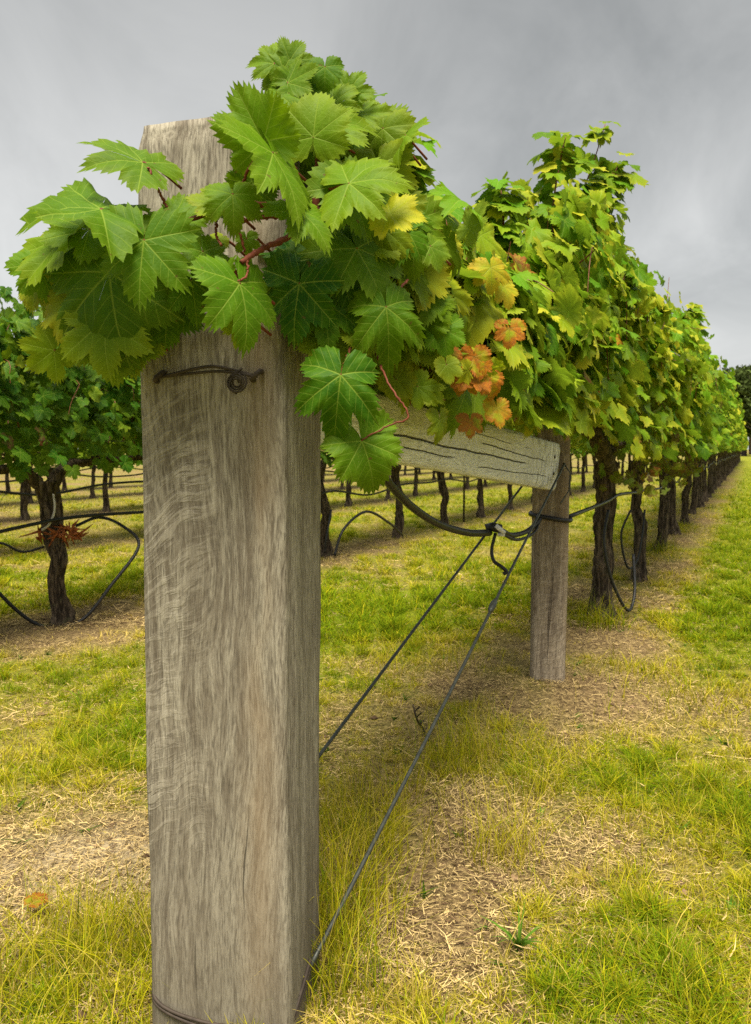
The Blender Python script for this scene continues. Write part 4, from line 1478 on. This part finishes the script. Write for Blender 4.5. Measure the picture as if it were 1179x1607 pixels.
h2 = tube_obj('drip_hose', [(spline([ck + (.02, 0, 0), at(805, 840, 2.95), at(830, 832, 3.1), at(848, 814, 3.2)], 40), .010), (spline([ck + (.02, 0, -.012), at(812, 847, 2.97), at(838, 836, 3.1), at(848, 815, 3.2)], 40), .006)], M_HOSE)
tag(h2, 'short black hose loop between the white clip and the far post', 'hose', 'black drip hoses')
fpc = np.array((fb[0], fb[1] + .075))
zb = at(864, 812, 3.28)[2]
ring = []
for k in range(33):
    a_ = k / 32 * 2 * math.pi
    s_ = np.array((np.sign(math.cos(a_)) * abs(math.cos(a_)) ** .6 * .083, np.sign(math.sin(a_)) * abs(math.sin(a_)) ** .6 * .084))
    c_, si = math.cos(FP_ROT), math.sin(FP_ROT)
    ring.append((fpc[0] + s_[0] * c_ - s_[1] * si, fpc[1] + s_[0] * si + s_[1] * c_, zb - .012 * s_[0] / .08))
wire('black hose band wrapped round the far post', [(np.array(ring), .0095)], M_HOSE, 'hose_band', 'band', seg=8)
zh = zb
pts = [(fpc[0] + .08, fpc[1], zb)]
for k, s in enumerate([4.3, S_V1] + svals[:30]):
    pts.append(rowp(s, ROW0 - .075, .72 + .02 * math.sin(k * 2.3)))
    if k > 0:
        pts.append(rowp(s + .8, ROW0 - .08, .68 + .03 * math.sin(k * 1.7)))
h3 = tube_obj('drip_hose', [(spline(pts, 420), .010), (spline([at(955, 800, 4.55), at(948, 850, 4.5), at(960, 910, 4.5), at(985, 958, 4.55), at(996, 930, 4.65), at(994, 870, 4.75)], 40), .009),
                            (spline([at(990, 800, 5.6), at(975, 840, 5.6), at(985, 890, 5.62), at(1000, 880, 5.7), at(1008, 840, 5.75), at(1012, 800, 5.8)], 40), .008)], M_HOSE)
tag(h3, 'black hose tied to the trunks along the nearest row, with hanging loops', 'hose', 'black drip hoses')

# second row: straight hose and the loop at the forked vine
O1 = ROW0 + ROWGAP
pts = []
for k, s in enumerate(row1[:22]):
    pts += [rowp(s, O1 - .07, .61 + .02 * math.sin(k * 3.1)), rowp(s + .8, O1 - .07, .56 + .04 * math.sin(k * 1.9))]
h4 = tube_obj('drip_hose', [(spline([rowp(.2, O1 - .07, .57)] + pts, 400), .010),
                            (spline([at(-60, 860, 4.2), at(0, 932, 4.3), at(45, 972, 4.38), at(80, 984, 4.42), at(130, 972, 4.5), at(175, 918, 4.6), at(218, 856, 4.75), at(190, 824, 4.85), at(155, 812, 4.9), at(120, 825, 4.7)], 90), .010),
                            (spline([at(-60, 850, 4.3), at(0, 852, 4.4), at(35, 866, 4.45), at(70, 858, 4.5)], 30), .007),
                            (spline([at(525, 872, 7.2), at(540, 830, 7.3), at(575, 803, 7.6), at(610, 820, 8.0), at(632, 840, 8.4)], 40), .013),
                            (spline([at(510, 868, 7.1), at(513, 840, 7.1), at(520, 800, 7.2)], 20), .010)], M_HOSE)
tag(h4, 'black hose along the second row, looping to the ground at the forked vine', 'hose', 'black drip hoses')
for r in range(2, 6):
    o = ROW0 + ROWGAP * r
    s0 = .7 * o - 2
    pts = [rowp(s0 + .8 * k, o - .06, .60 + .05 * math.sin(k * 2.2 + r)) for k in range(40)]
    t_ = tube_obj('drip_hose', [(spline(pts, 200), .013)], M_HOSE)
    tag(t_, 'black hose strung along the ' + ['third', 'fourth', 'fifth', 'last'][r - 2] + ' row of vines back', 'hose', 'black drip hoses')
for z in (1.05, 1.45):
    wire('thin ' + ('lower' if z < 1.2 else 'upper') + ' trellis wire along the second row', [(np.array([rowp(.2, O1 - .02, z), rowp(20, O1 - .02, z), rowp(42, O1 - .02, z)]), .0022)], M_WIRE, group='trellis wires', seg=6)

# dry tie and white string on the forked vine
c = at(86, 838, 4.42)
bits = []
for k in range(60):
    a_ = RNG.uniform(0, 2 * math.pi)
    b_ = c + np.array((math.cos(a_) * .1 + RNG.normal(0, .02), .08 + math.sin(a_) * .085, RNG.normal(0, .016)))
    d = RNG.normal(0, 1, 3) * .03
    bits.append((np.array([b_ - d, b_ + d * .2 + RNG.normal(0, .006, 3), b_ + d]), [.002, .009, .002]))
tag(tube_obj('dry_tie', bits, M_DRY, seg=5), 'rust red dry tendrils wrapped round the forked vine trunk', 'plant tie')
tag(tube_obj('string', [(spline([at(84, 775, 4.42), at(86, 800, 4.4), at(78, 822, 4.38), at(66, 832, 4.38)], 24), .006)], mat_plain('pale_string', (.5, .48, .44), .8, .1)), 'pale string hanging on the forked vine above the rust red tie', 'string')

# steel stakes in the rows behind
for (s, o, lab) in ((4.1, O1 + ROWGAP, 'thin dark stake at the left edge behind the forked vine'), (10.4, O1, 'thin steel stake between trunks under the rail'), (9.0, O1 + ROWGAP, 'thin stake in the third row behind the brace wires')):
    p = rowp(s, o)
    V, T = join([tube([p + (0, 0, -.1), p + (0, 0, 1.75)], .014, 8), tube([p + (-.02, 0, 1.55), p + (.02, 0, 1.55)], .006, 6)])
    tag(link('steel_stake', mesh_tris('steel_stake', V, T, mats=[M_RUST])), lab, 'stake', 'steel stakes in the rows')

# ------------------------------------------------------------------ small ground things
c = gp(815, 1500)
P, tp = [], []
V_, T_, C_ = [], [], []
n = 16
ang = np.linspace(0, 2 * math.pi, n, endpoint=False) + RNG.uniform(-.2, .2, n)
P = np.tile(np.array((c[0], c[1], float(ground_z(c[0], c[1])))), (n, 1))
lean = np.stack((np.cos(ang), np.sin(ang)), -1) * RNG.uniform(.5, 1.2, (n, 1))
V, T, C = blades(P, RNG.uniform(.06, .11, n), RNG.uniform(.008, .012, n), lean, np.tile(np.array((.10, .20, .02)), (n, 1)) * RNG.uniform(.8, 1.2, (n, 1)), segs=4)
tag(link('weed', mesh_tris('weed', V, T, attr=C, mats=[M_GRASS])), 'small bright green weed alone on bare brown soil', 'weed')
V, T = join([tube(spline([gp(672, 1160, .0), at(665, 1145, 2.75), at(655, 1130, 2.7), at(648, 1105, 2.7)], 16), np.linspace(.005, .003, 16), 6)] +
            [tube([at(655 + q, 1125 + 3 * q, 2.71), at(662 + q, 1118 + 3 * q, 2.71)], .003, 5) for q in (-3, 0, 4, 8)])
tag(link('twig', mesh_tris('twig', V, T, mats=[M_BARK])), 'short dark twig standing in grass beside the brace wire', 'twig')
FL = Leaves()
p = gp(55, 1450)
FL.add(MIDL, (p[0], p[1], .05), (.4, .5, .1), (-.2, -.5, .9), .034, (.5, .55, 1.0))
tag(link('fallen_leaf', FL.mesh('fallen_leaf')), 'reddish fallen leaf lying in the grass at lower left', 'leaf')


# ------------------------------------------------------------------ far trees
def tree_data(seed, h=12.0):
    rg = np.random.default_rng(seed)
    parts = [tube(spline([(0, 0, -.3), (.1, .1, h * .25), (-.1, .1, h * .5), (.1, 0, h * .8)], 24), np.linspace(.35, .08, 24), 10)]
    clumps = []
    for k in range(26):
        a_ = rg.uniform(0, 6.28)
        z = h * rg.uniform(.28, .95)
        r = h * .30 * math.sqrt(rg.uniform(.1, 1)) * (1.15 - .75 * abs(z / h - .55) * 1.6)
        c = np.array((math.cos(a_) * r, math.sin(a_) * r, z))
        clumps.append((c, h * rg.uniform(.08, .14)))
        b = np.array((0, 0, z * .6))
        parts.append(tube(spline([b, (b + c) / 2 + (0, 0, .2), c], 8), np.linspace(.1, .03, 8), 5))
    tv, tt = join(parts)
    n = 150
    V, T, A = [], [], []
    for c, r in clumps:
        d = norm(rg.normal(0, 1, (n, 3))) * (r * rg.uniform(.3, 1.05, (n, 1)) ** .6) * np.array((1, 1, .75))
        P = c + d
        s = rg.uniform(.14, .34, (n, 1))
        u = norm(rg.normal(0, 1, (n, 3)))
        v = norm(np.cross(u, rg.normal(0, 1, (n, 3))))
        V.append(np.stack((P - u * s, P + v * s * .6, P + u * s, P - v * s * .6), 1).reshape(-1, 3))
        q = rg.uniform(.6, 1.4, (n, 1)) * rg.uniform(.7, 1.3) * np.array((.075, .105, .03))
        A.append(np.repeat(np.concatenate((q, np.ones((n, 1))), -1), 4, 0))
    V = np.vstack(V)
    m = len(V) // 4
    T = (np.arange(m)[:, None, None] * 4 + np.array(((0, 1, 2), (0, 2, 3)))[None]).reshape(-1, 3)
    return mesh_tris('trunk', tv, tt, mats=[M_TREEBARK]), mesh_tris('crown', V, T, attr=np.vstack(A), mats=[M_TREEF], smooth_shade=False)


M_TREEF = mat_grass('tree_leaf', .25)
TREES = [tree_data(40 + k) for k in range(3)]
tl = [(1168, 118, 1.0), (1150, 126, .92), (1138, 140, .95), (1120, 150, .85), (1190, 112, 1.05), (1215, 116, .95), (1240, 124, 1.0), (1180, 150, 1.2), (1100, 160, .9), (1270, 130, .9), (1160, 160, 1.15), (1300, 120, .95)]
for k, (px, dist, sc) in enumerate(tl):
    p = at(px, 705, dist)
    root = bpy.data.objects.new('tree', None)
    COL.objects.link(root)
    root.location = (p[0], p[1], 0)
    root.rotation_euler.z = k * 2.1
    root.scale = (sc * 1.2, sc * 1.2, sc * 1.12)
    tag(root, 'dark tree in the wood beyond the far end of the vineyard', 'tree', 'trees of the far wood')
    t_, c_ = TREES[k % 3]
    link('trunk', t_, root)
    link('crown', c_, root)
